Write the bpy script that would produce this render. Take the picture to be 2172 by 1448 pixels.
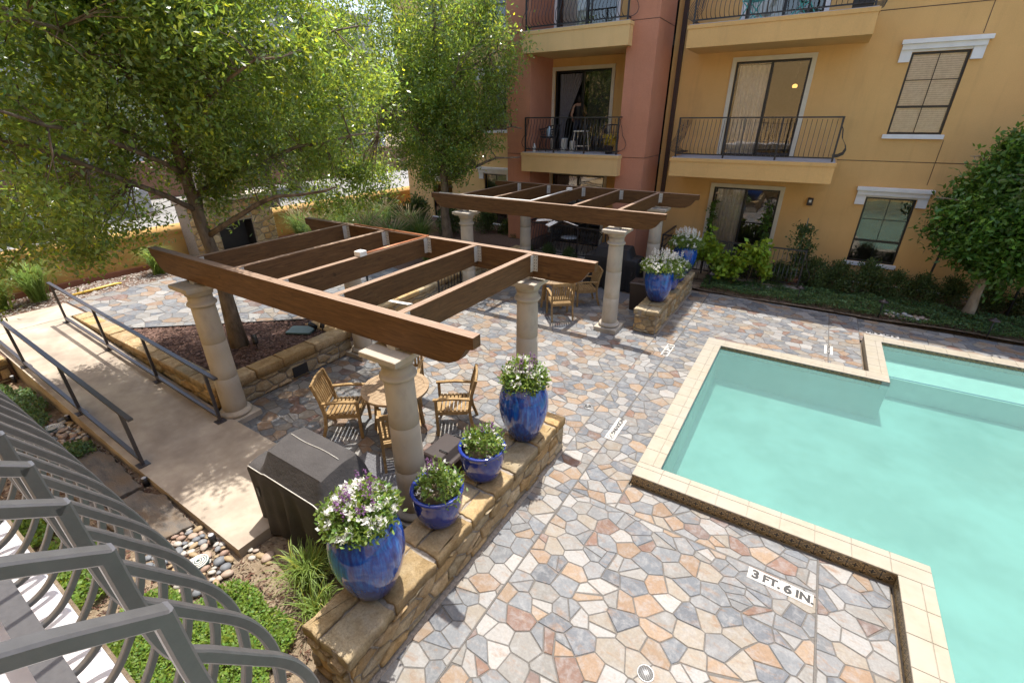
import bpy, bmesh, math, random
import numpy as np
from mathutils import Vector, Matrix

for _o in list(bpy.data.objects):
    bpy.data.objects.remove(_o)
SC = bpy.context.scene
COL = SC.collection
RNG = random.Random(7)
NP = np.random.default_rng(11)
rad = math.radians

# ------------------------------------------------------------------ camera
CAM_Z = 4.4
F_PX, IMG_W = 972.0, 2172.0
_p, _y, _r = rad(25.8), rad(-32.3), rad(-0.3)
CF = Vector((math.sin(_y) * math.cos(_p), math.cos(_y) * math.cos(_p), -math.sin(_p)))
_R = Vector((math.cos(_y), -math.sin(_y), 0))
_U = _R.cross(CF)
CR = math.cos(_r) * _R + math.sin(_r) * _U
CU = -math.sin(_r) * _R + math.cos(_r) * _U
cam_data = bpy.data.cameras.new("camera")
cam_data.sensor_width = 36.0
cam_data.lens = F_PX / IMG_W * 36.0
cam_data.clip_start = 0.03
cam_data.clip_end = 2000
cam = bpy.data.objects.new("camera", cam_data)
COL.objects.link(cam)
_m = Matrix.Identity(4)
for i in range(3):
    _m[i][0], _m[i][1], _m[i][2] = CR[i], CU[i], -CF[i]
_m[2][3] = CAM_Z
cam.matrix_world = _m
SC.camera = cam

# ------------------------------------------------------------------ sky and sun
SHX, SHY = 0.10, -0.295           # shadow offset per metre of height
sun_dir = Vector((-SHX, -SHY, 1.0)).normalized()   # towards the sun
elev = math.asin(sun_dir.z)
world = bpy.data.worlds.new("World")
SC.world = world
world.use_nodes = True
wn = world.node_tree.nodes
wl = world.node_tree.links
wn.clear()
_out = wn.new("ShaderNodeOutputWorld")
_bg = wn.new("ShaderNodeBackground")
_sky = wn.new("ShaderNodeTexSky")
_sky.sky_type = 'NISHITA'
_sky.sun_disc = False
_sky.sun_elevation = elev
_sky.sun_rotation = math.atan2(sun_dir.x, sun_dir.y)
_sky.air_density = 1.0
_sky.dust_density = 3.0
_sky.ozone_density = 0.6
_bg.inputs["Strength"].default_value = 0.12
wl.new(_sky.outputs[0], _bg.inputs[0])
wl.new(_bg.outputs[0], _out.inputs[0])
sd = bpy.data.lights.new("sun", 'SUN')
sd.energy = 2.75
sd.angle = rad(0.55)
sd.color = (1.0, 0.955, 0.88)
sun = bpy.data.objects.new("sun", sd)
COL.objects.link(sun)
sun.rotation_mode = 'QUATERNION'
sun.rotation_quaternion = sun_dir.to_track_quat('Z', 'Y')
sun.location = (-20, 30, 60)
SC.view_settings.view_transform = 'Standard'
SC.view_settings.look = 'None'
SC.view_settings.gamma = 1.0
SC.view_settings.exposure = 1.44
SC.view_settings.use_curve_mapping = False
try:
    SC.cycles.max_bounces = 8
    SC.cycles.diffuse_bounces = 4
    SC.cycles.glossy_bounces = 3
    SC.cycles.transmission_bounces = 6
    SC.cycles.transparent_max_bounces = 12
    SC.cycles.caustics_reflective = False
    SC.cycles.caustics_refractive = False
    SC.cycles.sample_clamp_indirect = 6.0
except Exception:
    pass

# ------------------------------------------------------------------ mesh helpers
class MB:
    def __init__(s):
        s.v = []; s.f = []; s.c = []
    def add(s, vs, fs, tint=None):
        o = len(s.v)
        s.v.extend([tuple(p) for p in vs])
        s.f.extend([tuple(i + o for i in f) for f in fs])
        t = tint if tint is not None else (1, 1, 1)
        s.c.extend([t] * len(vs))
        return s
    def box(s, x0, x1, y0, y1, z0, z1, tint=None, ch=0.0):
        if ch <= 0:
            vs = [(x0, y0, z0), (x1, y0, z0), (x1, y1, z0), (x0, y1, z0), (x0, y0, z1), (x1, y0, z1), (x1, y1, z1), (x0, y1, z1)]
            fs = [(0, 3, 2, 1), (4, 5, 6, 7), (0, 1, 5, 4), (1, 2, 6, 5), (2, 3, 7, 6), (3, 0, 4, 7)]
            return s.add(vs, fs, tint)
        return s.cham([(x0, y0), (x1, y0), (x1, y1), (x0, y1)], z0, z1, ch, tint)
    def cham(s, poly, z0, z1, ch, tint=None, jit=0.0):
        """vertical prism with chamfered top edge"""
        n = len(poly)
        inn = inset(poly, ch)
        if inn is None:
            inn = poly
        vs = [(x, y, z0) for x, y in poly] + [(x, y, z1 - ch) for x, y in poly] + [(x, y, z1 + (RNG.uniform(-jit, jit) if jit else 0)) for x, y in inn]
        fs = [tuple(range(2 * n, 3 * n)), tuple(range(n - 1, -1, -1))]
        for i in range(n):
            j = (i + 1) % n
            fs.append((i, j, n + j, n + i))
            fs.append((n + i, n + j, 2 * n + j, 2 * n + i))
        return s.add(vs, fs, tint)
    def prism(s, poly, z0, z1, tint=None):
        n = len(poly)
        vs = [(x, y, z0) for x, y in poly] + [(x, y, z1) for x, y in poly]
        fs = [tuple(range(n - 1, -1, -1)), tuple(range(n, 2 * n))]
        for i in range(n):
            j = (i + 1) % n
            fs.append((i, j, n + j, n + i))
        return s.add(vs, fs, tint)
    def quad(s, a, b, c, d, tint=None):
        return s.add([a, b, c, d], [(0, 1, 2, 3)], tint)
    def tube(s, pts, r, n=6, tint=None, cap=True, flat=None):
        """round (or flat = (w,h)) bar along a polyline; r number or list"""
        P = [Vector(p) for p in pts]
        m = len(P)
        rs = r if isinstance(r, (list, tuple)) else [r] * m
        vs, fs = [], []
        up0 = Vector((0, 0, 1))
        prev = None
        for i in range(m):
            d = (P[min(i + 1, m - 1)] - P[max(i - 1, 0)])
            if d.length < 1e-9:
                d = Vector((0, 0, 1))
            d.normalize()
            ref = up0 if abs(d.z) < 0.95 else Vector((0, 1, 0))
            if prev is not None and prev.cross(d).length > 1e-4:
                a = prev - d * prev.dot(d)
                a.normalize()
            else:
                a = ref.cross(d).normalized()
            b = d.cross(a).normalized()
            prev = a
            for k in range(n):
                if flat:
                    sx, sy = [(-1, -1), (1, -1), (1, 1), (-1, 1)][k]
                    q = P[i] + a * (sx * flat[0] / 2) + b * (sy * flat[1] / 2)
                else:
                    t = 2 * math.pi * (k + 0.5) / n
                    q = P[i] + a * (math.cos(t) * rs[i]) + b * (math.sin(t) * rs[i])
                vs.append(q)
        for i in range(m - 1):
            for k in range(n):
                k2 = (k + 1) % n
                fs.append((i * n + k, i * n + k2, (i + 1) * n + k2, (i + 1) * n + k))
        if cap:
            fs.append(tuple(range(n - 1, -1, -1)))
            fs.append(tuple((m - 1) * n + k for k in range(n)))
        return s.add(vs, fs, tint)
    def bar(s, pts, w, h, tint=None):
        return s.tube(pts, 1, 4, tint, True, (w, h))
    def lathe(s, prof, n=32, c=(0, 0, 0), tint=None, closed=False):
        vs, fs = [], []
        m = len(prof)
        for r, z in prof:
            for k in range(n):
                t = 2 * math.pi * k / n
                vs.append((c[0] + r * math.cos(t), c[1] + r * math.sin(t), c[2] + z))
        for i in range(m - 1):
            for k in range(n):
                k2 = (k + 1) % n
                fs.append((i * n + k, i * n + k2, (i + 1) * n + k2, (i + 1) * n + k))
        fs.append(tuple(range(n - 1, -1, -1)))
        fs.append(tuple((m - 1) * n + k for k in range(n)))
        return s.add(vs, fs, tint)
    def xform(s, M):
        s.v = [tuple(M @ Vector(p)) for p in s.v]
        return s
    def mesh(s, name, mat, smooth=False, shift=None):
        me = bpy.data.meshes.new(name)
        v = s.v if shift is None else [(p[0] - shift[0], p[1] - shift[1], p[2] - shift[2]) for p in s.v]
        me.from_pydata(v, [], s.f)
        at = me.color_attributes.new("tint", 'FLOAT_COLOR', 'POINT')
        arr = np.ones((len(v), 4), dtype=np.float32)
        arr[:, :3] = np.array(s.c, dtype=np.float32).reshape(-1, 3)
        at.data.foreach_set("color", arr.ravel())
        if mat is not None:
            me.materials.append(mat)
        if smooth:
            me.polygons.foreach_set("use_smooth", [True] * len(me.polygons))
        me.update()
        return me

def inset(poly, d):
    n = len(poly)
    out = []
    for i in range(n):
        p0, p1, p2 = poly[i - 1], poly[i], poly[(i + 1) % n]
        e1 = (p1[0] - p0[0], p1[1] - p0[1]); e2 = (p2[0] - p1[0], p2[1] - p1[1])
        l1 = math.hypot(*e1); l2 = math.hypot(*e2)
        if l1 < 1e-6 or l2 < 1e-6:
            return None
        n1 = (-e1[1] / l1, e1[0] / l1); n2 = (-e2[1] / l2, e2[0] / l2)
        k = 1 + n1[0] * n2[0] + n1[1] * n2[1]
        if k < 0.25:
            k = 0.25
        out.append((p1[0] + (n1[0] + n2[0]) / k * d, p1[1] + (n1[1] + n2[1]) / k * d))
    if parea(out) < 0.15 * parea(poly):
        return None
    return out

def parea(p):
    return 0.5 * sum(p[i - 1][0] * p[i][1] - p[i][0] * p[i - 1][1] for i in range(len(p)))

def clip(poly, a, b, c):
    """keep a*x+b*y<=c"""
    out = []
    n = len(poly)
    for i in range(n):
        p, q = poly[i - 1], poly[i]
        dp = a * p[0] + b * p[1] - c
        dq = a * q[0] + b * q[1] - c
        if (dp <= 0) != (dq <= 0):
            t = dp / (dp - dq)
            out.append((p[0] + (q[0] - p[0]) * t, p[1] + (q[1] - p[1]) * t))
        if dq <= 0:
            out.append(q)
    return out

def clean(poly, tol):
    out = []
    for q in poly:
        if not out or math.hypot(q[0] - out[-1][0], q[1] - out[-1][1]) > tol:
            out.append(q)
    while len(out) > 2 and math.hypot(out[0][0] - out[-1][0], out[0][1] - out[-1][1]) <= tol:
        out.pop()
    return out

def voronoi(rect, sx, sy, jit, rng, stagger=True):
    """irregular cells that fill rect = (x0,x1,y0,y1)"""
    x0, x1, y0, y1 = rect
    pts = []
    j = 0
    y = y0 - sy
    while y < y1 + sy * 1.5:
        x = x0 - sx + (sx / 2 if (j % 2 and stagger) else 0)
        while x < x1 + sx * 1.5:
            pts.append((x + rng.uniform(-jit, jit) * sx, y + rng.uniform(-jit, jit) * sy))
            x += sx
        y += sy
        j += 1
    P = np.array(pts)
    S = P / np.array([sx, sy])
    cells = []
    for i, (px, py) in enumerate(pts):
        if px < x0 - sx * .6 or px > x1 + sx * .6 or py < y0 - sy * .6 or py > y1 + sy * .6:
            continue
        d = ((S - S[i]) ** 2).sum(1)
        nb = np.argsort(d)[1:17]
        poly = [(px - 2 * sx, py - 2 * sy), (px + 2 * sx, py - 2 * sy), (px + 2 * sx, py + 2 * sy), (px - 2 * sx, py + 2 * sy)]
        for k in nb:
            qx, qy = pts[k]
            ax, ay = (qx - px) / sx ** 2, (qy - py) / sy ** 2
            c = ((qx * qx - px * px) / sx ** 2 + (qy * qy - py * py) / sy ** 2) / 2
            poly = clip(poly, ax, ay, c)
            if len(poly) < 3:
                break
        for (a, b, c) in ((-1, 0, -x0), (1, 0, x1), (0, -1, -y0), (0, 1, y1)):
            if len(poly) >= 3:
                poly = clip(poly, a, b, c)
        if len(poly) >= 3:
            poly = clean(poly, 0.025 * min(1, sx / .25))
            if len(poly) >= 3 and parea(poly) > 0.06 * sx * sy:
                cells.append(poly)
    return cells

def link(o, parent=None):
    COL.objects.link(o)
    if parent is not None:
        o.parent = parent
    return o

def tag(o, label=None, cat=None, group=None, kind=None):
    if label: o["label"] = label
    if cat: o["category"] = cat
    if group: o["group"] = group
    if kind: o["kind"] = kind
    return o

def empty(name, loc, label=None, cat=None, group=None, rz=0.0):
    o = bpy.data.objects.new(name, None)
    o.empty_display_size = 0.1
    o.location = loc
    o.rotation_euler = (0, 0, rz)
    link(o)
    return tag(o, label, cat, group)

def part(name, mb, mat, parent=None, smooth=False, label=None, world=False, kind=None):
    """world=True: the shape is in world coordinates, the parent Empty is unrotated"""
    sh = None
    if world and parent is not None:
        q = parent
        sh = [0, 0, 0]
        while q is not None:
            for i in range(3): sh[i] += q.location[i]
            q = q.parent
    o = bpy.data.objects.new(name, mb.mesh(name, mat, smooth, sh))
    link(o, parent)
    if label: o["label"] = label
    if kind: o["kind"] = kind
    return o

def dup(root, loc=None, rz=None, label=None, group=None):
    r = root.copy()
    COL.objects.link(r)
    if loc is not None: r.location = loc
    if rz is not None: r.rotation_euler = (0, 0, rz)
    if label: r["label"] = label
    if group: r["group"] = group
    for ch in root.children:
        c = ch.copy(); COL.objects.link(c); c.parent = r
        for g in ch.children:
            d = g.copy(); COL.objects.link(d); d.parent = c
    return r

def struct(name, mb, mat, smooth=False, parent=None, label=None, cat=None):
    o = part(name, mb, mat, parent, smooth)
    o["kind"] = "structure"
    if label: o["label"] = label
    if cat: o["category"] = cat
    return o

def project(p):
    v = Vector(p) - Vector((0, 0, CAM_Z))
    w = v.dot(CF)
    if w < 0.05:
        return None
    return (1086 + F_PX * v.dot(CR) / w, 724 - F_PX * v.dot(CU) / w, w)

# ------------------------------------------------------------------ materials
def nodes(name):
    m = bpy.data.materials.new(name)
    m.use_nodes = True
    nt = m.node_tree
    b = nt.nodes.get("Principled BSDF")
    return m, nt, b

def N(nt, typ, **kw):
    n = nt.nodes.new(typ)
    for k, v in kw.items():
        if k in n.inputs:
            n.inputs[k].default_value = v
        else:
            setattr(n, k, v)
    return n

def ramp(nt, fac, stops):
    r = nt.nodes.new("ShaderNodeValToRGB")
    e = r.color_ramp.elements
    while len(e) < len(stops):
        e.new(0.5)
    for i, (p, c) in enumerate(stops):
        e[i].position = p
        e[i].color = (*c, 1) if len(c) == 3 else c
    nt.links.new(fac, r.inputs[0])
    return r.outputs[0]

def mix(nt, fac, a, b, mode='MIX'):
    n = nt.nodes.new("ShaderNodeMix")
    n.data_type = 'RGBA'
    n.blend_type = mode
    for sock, val in ((n.inputs[0], fac), (n.inputs[6], a), (n.inputs[7], b)):
        if isinstance(val, (int, float)):
            sock.default_value = val
        elif isinstance(val, (tuple, list)):
            sock.default_value = (*val, 1) if len(val) == 3 else val
        else:
            nt.links.new(val, sock)
    return n.outputs[2]

def coords(nt, scale=(1, 1, 1), rot=(0, 0, 0)):
    t = nt.nodes.new("ShaderNodeTexCoord")
    mp = nt.nodes.new("ShaderNodeMapping")
    mp.inputs["Scale"].default_value = scale
    mp.inputs["Rotation"].default_value = rot
    nt.links.new(t.outputs["Object"], mp.inputs[0])
    return mp.outputs[0]

def noise(nt, vec, scale, detail=6, rough=0.6, dist=0.0):
    n = nt.nodes.new("ShaderNodeTexNoise")
    n.inputs["Scale"].default_value = scale
    n.inputs["Detail"].default_value = detail
    n.inputs["Roughness"].default_value = rough
    n.inputs["Distortion"].default_value = dist
    nt.links.new(vec, n.inputs["Vector"])
    return n.outputs["Fac"]

def bump(nt, b, h, strength=0.3, dist=0.01):
    n = nt.nodes.new("ShaderNodeBump")
    n.inputs["Strength"].default_value = strength
    n.inputs["Distance"].default_value = dist
    nt.links.new(h, n.inputs["Height"])
    nt.links.new(n.outputs[0], b.inputs["Normal"])

def tint(nt):
    a = nt.nodes.new("ShaderNodeAttribute")
    a.attribute_name = "tint"
    return a.outputs["Color"]

def speck(name, ca, cb, scale=8, rough=0.8, detail=8, bs=0.3, bd=0.01, bscale=None, vec=(1, 1, 1), use_tint=False, spec=0.3, lo=0.3, hi=0.7, cc=None, ccs=1.3):
    m, nt, b = nodes(name)
    v = coords(nt, vec)
    f = noise(nt, v, scale, detail)
    c = ramp(nt, f, [(lo, ca), (hi, cb)])
    if cc is not None:
        f2 = noise(nt, v, ccs, 5, 0.6)
        c = mix(nt, ramp(nt, f2, [(0.42, (0, 0, 0)), (0.68, (1, 1, 1))]), c, cc)
    if use_tint:
        c = mix(nt, 1.0, c, tint(nt), 'MULTIPLY')
    nt.links.new(c, b.inputs["Base Color"])
    b.inputs["Roughness"].default_value = rough
    b.inputs["Specular IOR Level"].default_value = spec
    if bs > 0:
        bump(nt, b, noise(nt, v, bscale or scale * 3, 8, 0.7), bs, bd)
    return m

def plain(name, col, rough=0.5, metal=0.0, spec=0.5, coat=0.0):
    m, nt, b = nodes(name)
    v = coords(nt)
    f = noise(nt, v, 14, 6)
    lo = tuple(c * 0.86 for c in col); hi = tuple(min(1, c * 1.1) for c in col)
    nt.links.new(ramp(nt, f, [(0.3, lo), (0.7, hi)]), b.inputs["Base Color"])
    b.inputs["Roughness"].default_value = rough
    b.inputs["Metallic"].default_value = metal
    b.inputs["Specular IOR Level"].default_value = spec
    b.inputs["Coat Weight"].default_value = coat
    return m

def leafmat(name, base, back, trans=0.45, rough=0.42, spec=0.5):
    m, nt, b = nodes(name)
    t = tint(nt)
    c = mix(nt, 1.0, base, t, 'MULTIPLY')
    nt.links.new(c, b.inputs["Base Color"])
    b.inputs["Roughness"].default_value = rough
    b.inputs["Specular IOR Level"].default_value = spec
    tr = nt.nodes.new("ShaderNodeBsdfTranslucent")
    c2 = mix(nt, 1.0, back, t, 'MULTIPLY')
    nt.links.new(c2, tr.inputs["Color"])
    mx = nt.nodes.new("ShaderNodeMixShader")
    mx.inputs[0].default_value = trans
    out = nt.nodes["Material Output"]
    nt.links.new(b.outputs[0], mx.inputs[1])
    nt.links.new(tr.outputs[0], mx.inputs[2])
    nt.links.new(mx.outputs[0], out.inputs[0])
    return m

MAT = {}
def slate():
    m, nt, b = nodes("slate")
    t = tint(nt)
    v = coords(nt, (1, 1, 1))
    v2 = coords(nt, (1.0, 2.3, 1), (0, 0, 0.6))
    f1 = noise(nt, v2, 5.5, 8, 0.65, 0.8)
    rust = mix(nt, ramp(nt, f1, [(0.53, (0, 0, 0)), (0.74, (0.85, 0.85, 0.85))]), t, (0.20, 0.118, 0.066))
    f2 = noise(nt, v, 9, 8, 0.7, 0.4)
    pale = mix(nt, ramp(nt, f2, [(0.46, (0, 0, 0)), (0.72, (0.7, 0.7, 0.7))]), rust, (0.255, 0.258, 0.258))
    f3 = noise(nt, v, 38, 8, 0.7)
    c = mix(nt, 0.5, pale, ramp(nt, f3, [(0.25, (0.55, 0.55, 0.56)), (0.75, (1.35, 1.33, 1.3))]), 'MULTIPLY')
    nt.links.new(c, b.inputs["Base Color"])
    b.inputs["Roughness"].default_value = 0.6
    b.inputs["Specular IOR Level"].default_value = 0.35
    bump(nt, b, noise(nt, v2, 24, 10, 0.75), 0.35, 0.008)
    return m
MAT['slate'] = slate()
MAT['slatedark'] = speck("dark_slate", (0.075, 0.068, 0.062), (0.17, 0.15, 0.13), 5, 0.7, 9, 0.6, 0.012, 22, cc=(0.14, 0.10, 0.065), ccs=2.5, vec=(1, 2.4, 1))
MAT['mortar'] = speck("mortar", (0.098, 0.091, 0.083), (0.145, 0.135, 0.124), 40, 0.9)
def limestone():
    m, nt, b = nodes("limestone")
    t = tint(nt)
    v = coords(nt)
    f = noise(nt, v, 6, 9, 0.65, 0.5)
    c = ramp(nt, f, [(0.28, (0.30, 0.215, 0.115)), (0.5, (0.46, 0.355, 0.215)), (0.72, (0.56, 0.465, 0.32))])
    c = mix(nt, 1.0, c, t, 'MULTIPLY')
    f2 = noise(nt, v, 2.2, 6, 0.7)
    c = mix(nt, ramp(nt, f2, [(0.55, (0, 0, 0)), (0.75, (0.5, 0.5, 0.5))]), c, (0.34, 0.30, 0.25))
    nt.links.new(c, b.inputs["Base Color"])
    b.inputs["Roughness"].default_value = 0.85
    b.inputs["Specular IOR Level"].default_value = 0.2
    f4 = noise(nt, v, 42, 9, 0.75)
    c = mix(nt, 0.75, c, ramp(nt, f4, [(0.28, (0.5, 0.48, 0.45)), (0.5, (1, 1, 1)), (0.75, (1.3, 1.28, 1.22))]), 'MULTIPLY')
    nt.links.new(c, b.inputs["Base Color"])
    bump(nt, b, noise(nt, v, 17, 12, 0.8), 1.0, 0.035)
    return m
MAT['lime'] = limestone()
MAT['wallmortar'] = speck("wall_mortar", (0.20, 0.17, 0.14), (0.38, 0.34, 0.29), 30, 0.95, bs=0.6, bd=0.02)
MAT['column'] = speck("cast_stone", (0.38, 0.325, 0.25), (0.56, 0.50, 0.41), 5, 0.75, 9, 0.25, 0.008, 40, cc=(0.29, 0.255, 0.21), ccs=2.5, vec=(1, 1, 0.6))
MAT['soil'] = speck("soil", (0.12, 0.075, 0.045), (0.34, 0.25, 0.17), 14, 0.95, 9, 0.9, 0.03, 60)
MAT['drysoil'] = speck("dry_soil", (0.17, 0.12, 0.075), (0.33, 0.26, 0.18), 10, 0.95, 9, 0.9, 0.03, 60)
MAT['mulch'] = speck("mulch", (0.05, 0.03, 0.022), (0.24, 0.15, 0.11), 45, 0.95, 8, 1.0, 0.03, 70)
MAT['mulchchip'] = speck("mulch_chip", (0.5, 0.5, 0.5), (1, 1, 1), 30, 0.9, use_tint=True, bs=0.2)
MAT['concrete'] = speck("concrete", (0.34, 0.285, 0.225), (0.46, 0.395, 0.315), 3.5, 0.85, 9, 0.3, 0.006, 90, cc=(0.25, 0.205, 0.165), ccs=1.2)
MAT['gravelroof'] = speck("pale_gravel", (0.19, 0.185, 0.178), (0.31, 0.30, 0.285), 24, 0.95, 9, 0.5, 0.02)
def wood(name, ca, cb, cc, rough=0.6, vec=(0.5, 6, 6), sc=6):
    m, nt, b = nodes(name)
    v = coords(nt, vec)
    f = noise(nt, v, sc, 8, 0.65, 1.2)
    c = ramp(nt, f, [(0.3, ca), (0.52, cb), (0.75, cc)])
    g = noise(nt, coords(nt), 5, 3, 0.5)
    c = mix(nt, ramp(nt, g, [(0.68, (0, 0, 0)), (0.78, (0.8, 0.8, 0.8))]), c, tuple(x * 0.35 for x in ca))
    nt.links.new(c, b.inputs["Base Color"])
    b.inputs["Roughness"].default_value = rough
    b.inputs["Specular IOR Level"].default_value = 0.3
    bump(nt, b, f, 0.3, 0.006)
    return m
BM = ((0.052, 0.023, 0.008), (0.105, 0.050, 0.017), (0.15, 0.078, 0.03))
PALE_TOP = ((0.17, 0.11, 0.075), (0.27, 0.185, 0.13), (0.36, 0.265, 0.20))  # weathered timber tops, with sunlit brightness put into the colour
MAT['beamx'] = wood("stained_beam", *BM, vec=(0.5, 6, 6))
MAT['beamy'] = wood("stained_rafter", *BM, vec=(6, 0.5, 6))
MAT['paletopx'] = wood("pale_beam_top", *PALE_TOP, vec=(0.5, 8, 6))
MAT['paletopy'] = wood("pale_rafter_top", *PALE_TOP, vec=(8, 0.5, 6))
TK = ((0.18, 0.105, 0.04), (0.28, 0.18, 0.078), (0.37, 0.26, 0.13))
MAT['teak'] = wood("teak", *TK, vec=(3, 3, 3), sc=4)
MAT['teaktop'] = wood("weathered_teak", (0.19, 0.125, 0.07), (0.29, 0.205, 0.125), (0.38, 0.295, 0.20), vec=(1, 9, 3), sc=4)
MAT['galv'] = plain("galvanised", (0.52, 0.50, 0.46), 0.55, 0.2)
MAT['copper'] = plain("copper_pipe", (0.42, 0.17, 0.08), 0.4, 0.3)
MAT['whitebox'] = plain("white_plastic", (0.75, 0.73, 0.68), 0.5)
MAT['darkiron'] = plain("dark_iron", (0.028, 0.027, 0.03), 0.42, 0.0, 0.5)
MAT['railpaint'] = plain("bronze_paint", (0.045, 0.04, 0.042), 0.35, 0.0, 0.6)
MAT['greyrail'] = speck("grey_rail_paint", (0.066, 0.064, 0.065), (0.085, 0.083, 0.084), 60, 0.32, 6, 0.15, 0.002, 220, spec=0.55)
MAT['black'] = plain("black_plastic", (0.02, 0.02, 0.022), 0.5)
MAT['green'] = plain("green_lid", (0.07, 0.12, 0.11), 0.5)
def glaze():
    m, nt, b = nodes("blue_glaze")
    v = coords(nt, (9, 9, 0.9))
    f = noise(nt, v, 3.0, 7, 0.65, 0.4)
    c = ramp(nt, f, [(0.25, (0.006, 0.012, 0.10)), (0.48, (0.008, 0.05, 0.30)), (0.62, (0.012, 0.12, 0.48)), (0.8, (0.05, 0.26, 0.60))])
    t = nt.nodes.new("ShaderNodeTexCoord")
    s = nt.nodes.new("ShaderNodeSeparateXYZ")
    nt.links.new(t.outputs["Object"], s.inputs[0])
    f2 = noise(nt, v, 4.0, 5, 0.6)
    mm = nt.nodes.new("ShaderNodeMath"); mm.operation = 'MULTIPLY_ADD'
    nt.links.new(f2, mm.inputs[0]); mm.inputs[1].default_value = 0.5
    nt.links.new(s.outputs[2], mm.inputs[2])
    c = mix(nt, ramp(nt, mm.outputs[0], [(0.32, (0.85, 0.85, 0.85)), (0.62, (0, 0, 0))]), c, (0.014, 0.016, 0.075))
    nt.links.new(c, b.inputs["Base Color"])
    b.inputs["Roughness"].default_value = 0.10
    b.inputs["Specular IOR Level"].default_value = 0.6
    b.inputs["Coat Weight"].default_value = 0.5
    b.inputs["Coat Roughness"].default_value = 0.05
    bump(nt, b, f, 0.05, 0.004)
    return m
MAT['glaze'] = glaze()
MAT['bowlglaze'] = plain("cobalt_glaze", (0.014, 0.032, 0.22), 0.10, 0.0, 0.6, 0.5)
def stucco(name, ca, cb, stain):
    m, nt, b = nodes(name)
    v = coords(nt)
    c = ramp(nt, noise(nt, v, 1.1, 8, 0.65), [(0.3, ca), (0.7, cb)])
    st = noise(nt, coords(nt, (2.2, 2.2, 0.22)), 1.6, 7, 0.7, 0.3)
    c = mix(nt, ramp(nt, st, [(0.52, (0, 0, 0)), (0.80, (0.55, 0.55, 0.55))]), c, stain)
    fine_ = noise(nt, v, 55, 6, 0.7)
    c = mix(nt, 0.35, c, ramp(nt, fine_, [(0.3, (0.78, 0.78, 0.78)), (0.7, (1.2, 1.2, 1.2))]), 'MULTIPLY')
    nt.links.new(c, b.inputs["Base Color"])
    b.inputs["Roughness"].default_value = 0.92
    b.inputs["Specular IOR Level"].default_value = 0.15
    bump(nt, b, noise(nt, v, 95, 8, 0.7), 0.55, 0.008)
    return m
MAT['yellowstucco'] = speck("ochre_stucco", (0.65, 0.39, 0.15), (0.71, 0.435, 0.172), 2.0, 0.9, 8, 0.35, 0.006, 120, cc=(0.66, 0.405, 0.16), ccs=0.6)
MAT['palestucco'] = speck("pale_ochre_stucco", (0.68, 0.45, 0.20), (0.73, 0.49, 0.23), 2.0, 0.9, 8, 0.3, 0.006, 120)
MAT['salmon'] = speck("terracotta_stucco", (0.47, 0.185, 0.11), (0.53, 0.215, 0.13), 2.0, 0.9, 8, 0.35, 0.006, 120)
MAT['orangewall'] = speck("orange_stucco", (0.42, 0.25, 0.085), (0.50, 0.31, 0.115), 2.5, 0.9, 8, 0.4, 0.006, 90)
MAT['yellowstucco'] = stucco('ochre_wall_stucco', (0.64, 0.385, 0.15), (0.72, 0.44, 0.175), (0.50, 0.30, 0.125))
MAT['salmon'] = stucco('terracotta_wall_stucco', (0.47, 0.205, 0.123), (0.54, 0.24, 0.148), (0.37, 0.175, 0.11))
MAT['palestucco'] = stucco('pale_ochre_wall_stucco', (0.69, 0.46, 0.205), (0.76, 0.51, 0.235), (0.56, 0.37, 0.17))
MAT['trim'] = speck("white_trim", (0.70, 0.68, 0.66), (0.80, 0.79, 0.77), 4, 0.6, bs=0.05)
MAT['creamtrim'] = speck("cream_trim", (0.60, 0.54, 0.42), (0.68, 0.62, 0.50), 4, 0.7, bs=0.1)
MAT['frame'] = plain("black_frame", (0.012, 0.012, 0.013), 0.4)
MAT['spout'] = plain("brown_downspout", (0.045, 0.022, 0.016), 0.5)
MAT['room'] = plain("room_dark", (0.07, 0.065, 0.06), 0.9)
MAT['blind'] = plain("blind", (0.92, 0.88, 0.83), 0.7)
MAT['curtain'] = plain("curtain", (0.80, 0.77, 0.72), 0.9)
MAT['greycurtain'] = plain("grey_curtain", (0.20, 0.19, 0.21), 0.9)
def glass():
    m, nt, b = nodes("window_glass")
    v = coords(nt)
    g = N(nt, "ShaderNodeBsdfGlossy"); g.inputs["Roughness"].default_value = 0.015
    tr = N(nt, "ShaderNodeBsdfTransparent"); tr.inputs[0].default_value = (0.96, 0.97, 0.97, 1)
    fr = N(nt, "ShaderNodeFresnel"); fr.inputs[0].default_value = 1.75
    bp = N(nt, "ShaderNodeBump"); bp.inputs["Strength"].default_value = 0.04; bp.inputs["Distance"].default_value = 0.05
    nt.links.new(noise(nt, v, 1.4, 2), bp.inputs["Height"])
    nt.links.new(bp.outputs[0], g.inputs["Normal"])
    ad = N(nt, "ShaderNodeMath"); ad.operation = 'ADD'; ad.inputs[1].default_value = 0.10
    nt.links.new(fr.outputs[0], ad.inputs[0])
    mx = N(nt, "ShaderNodeMixShader")
    nt.links.new(ad.outputs[0], mx.inputs[0]); nt.links.new(tr.outputs[0], mx.inputs[1]); nt.links.new(g.outputs[0], mx.inputs[2])
    nt.links.new(mx.outputs[0], nt.nodes["Material Output"].inputs[0])
    return m
MAT['glass'] = glass()
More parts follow.
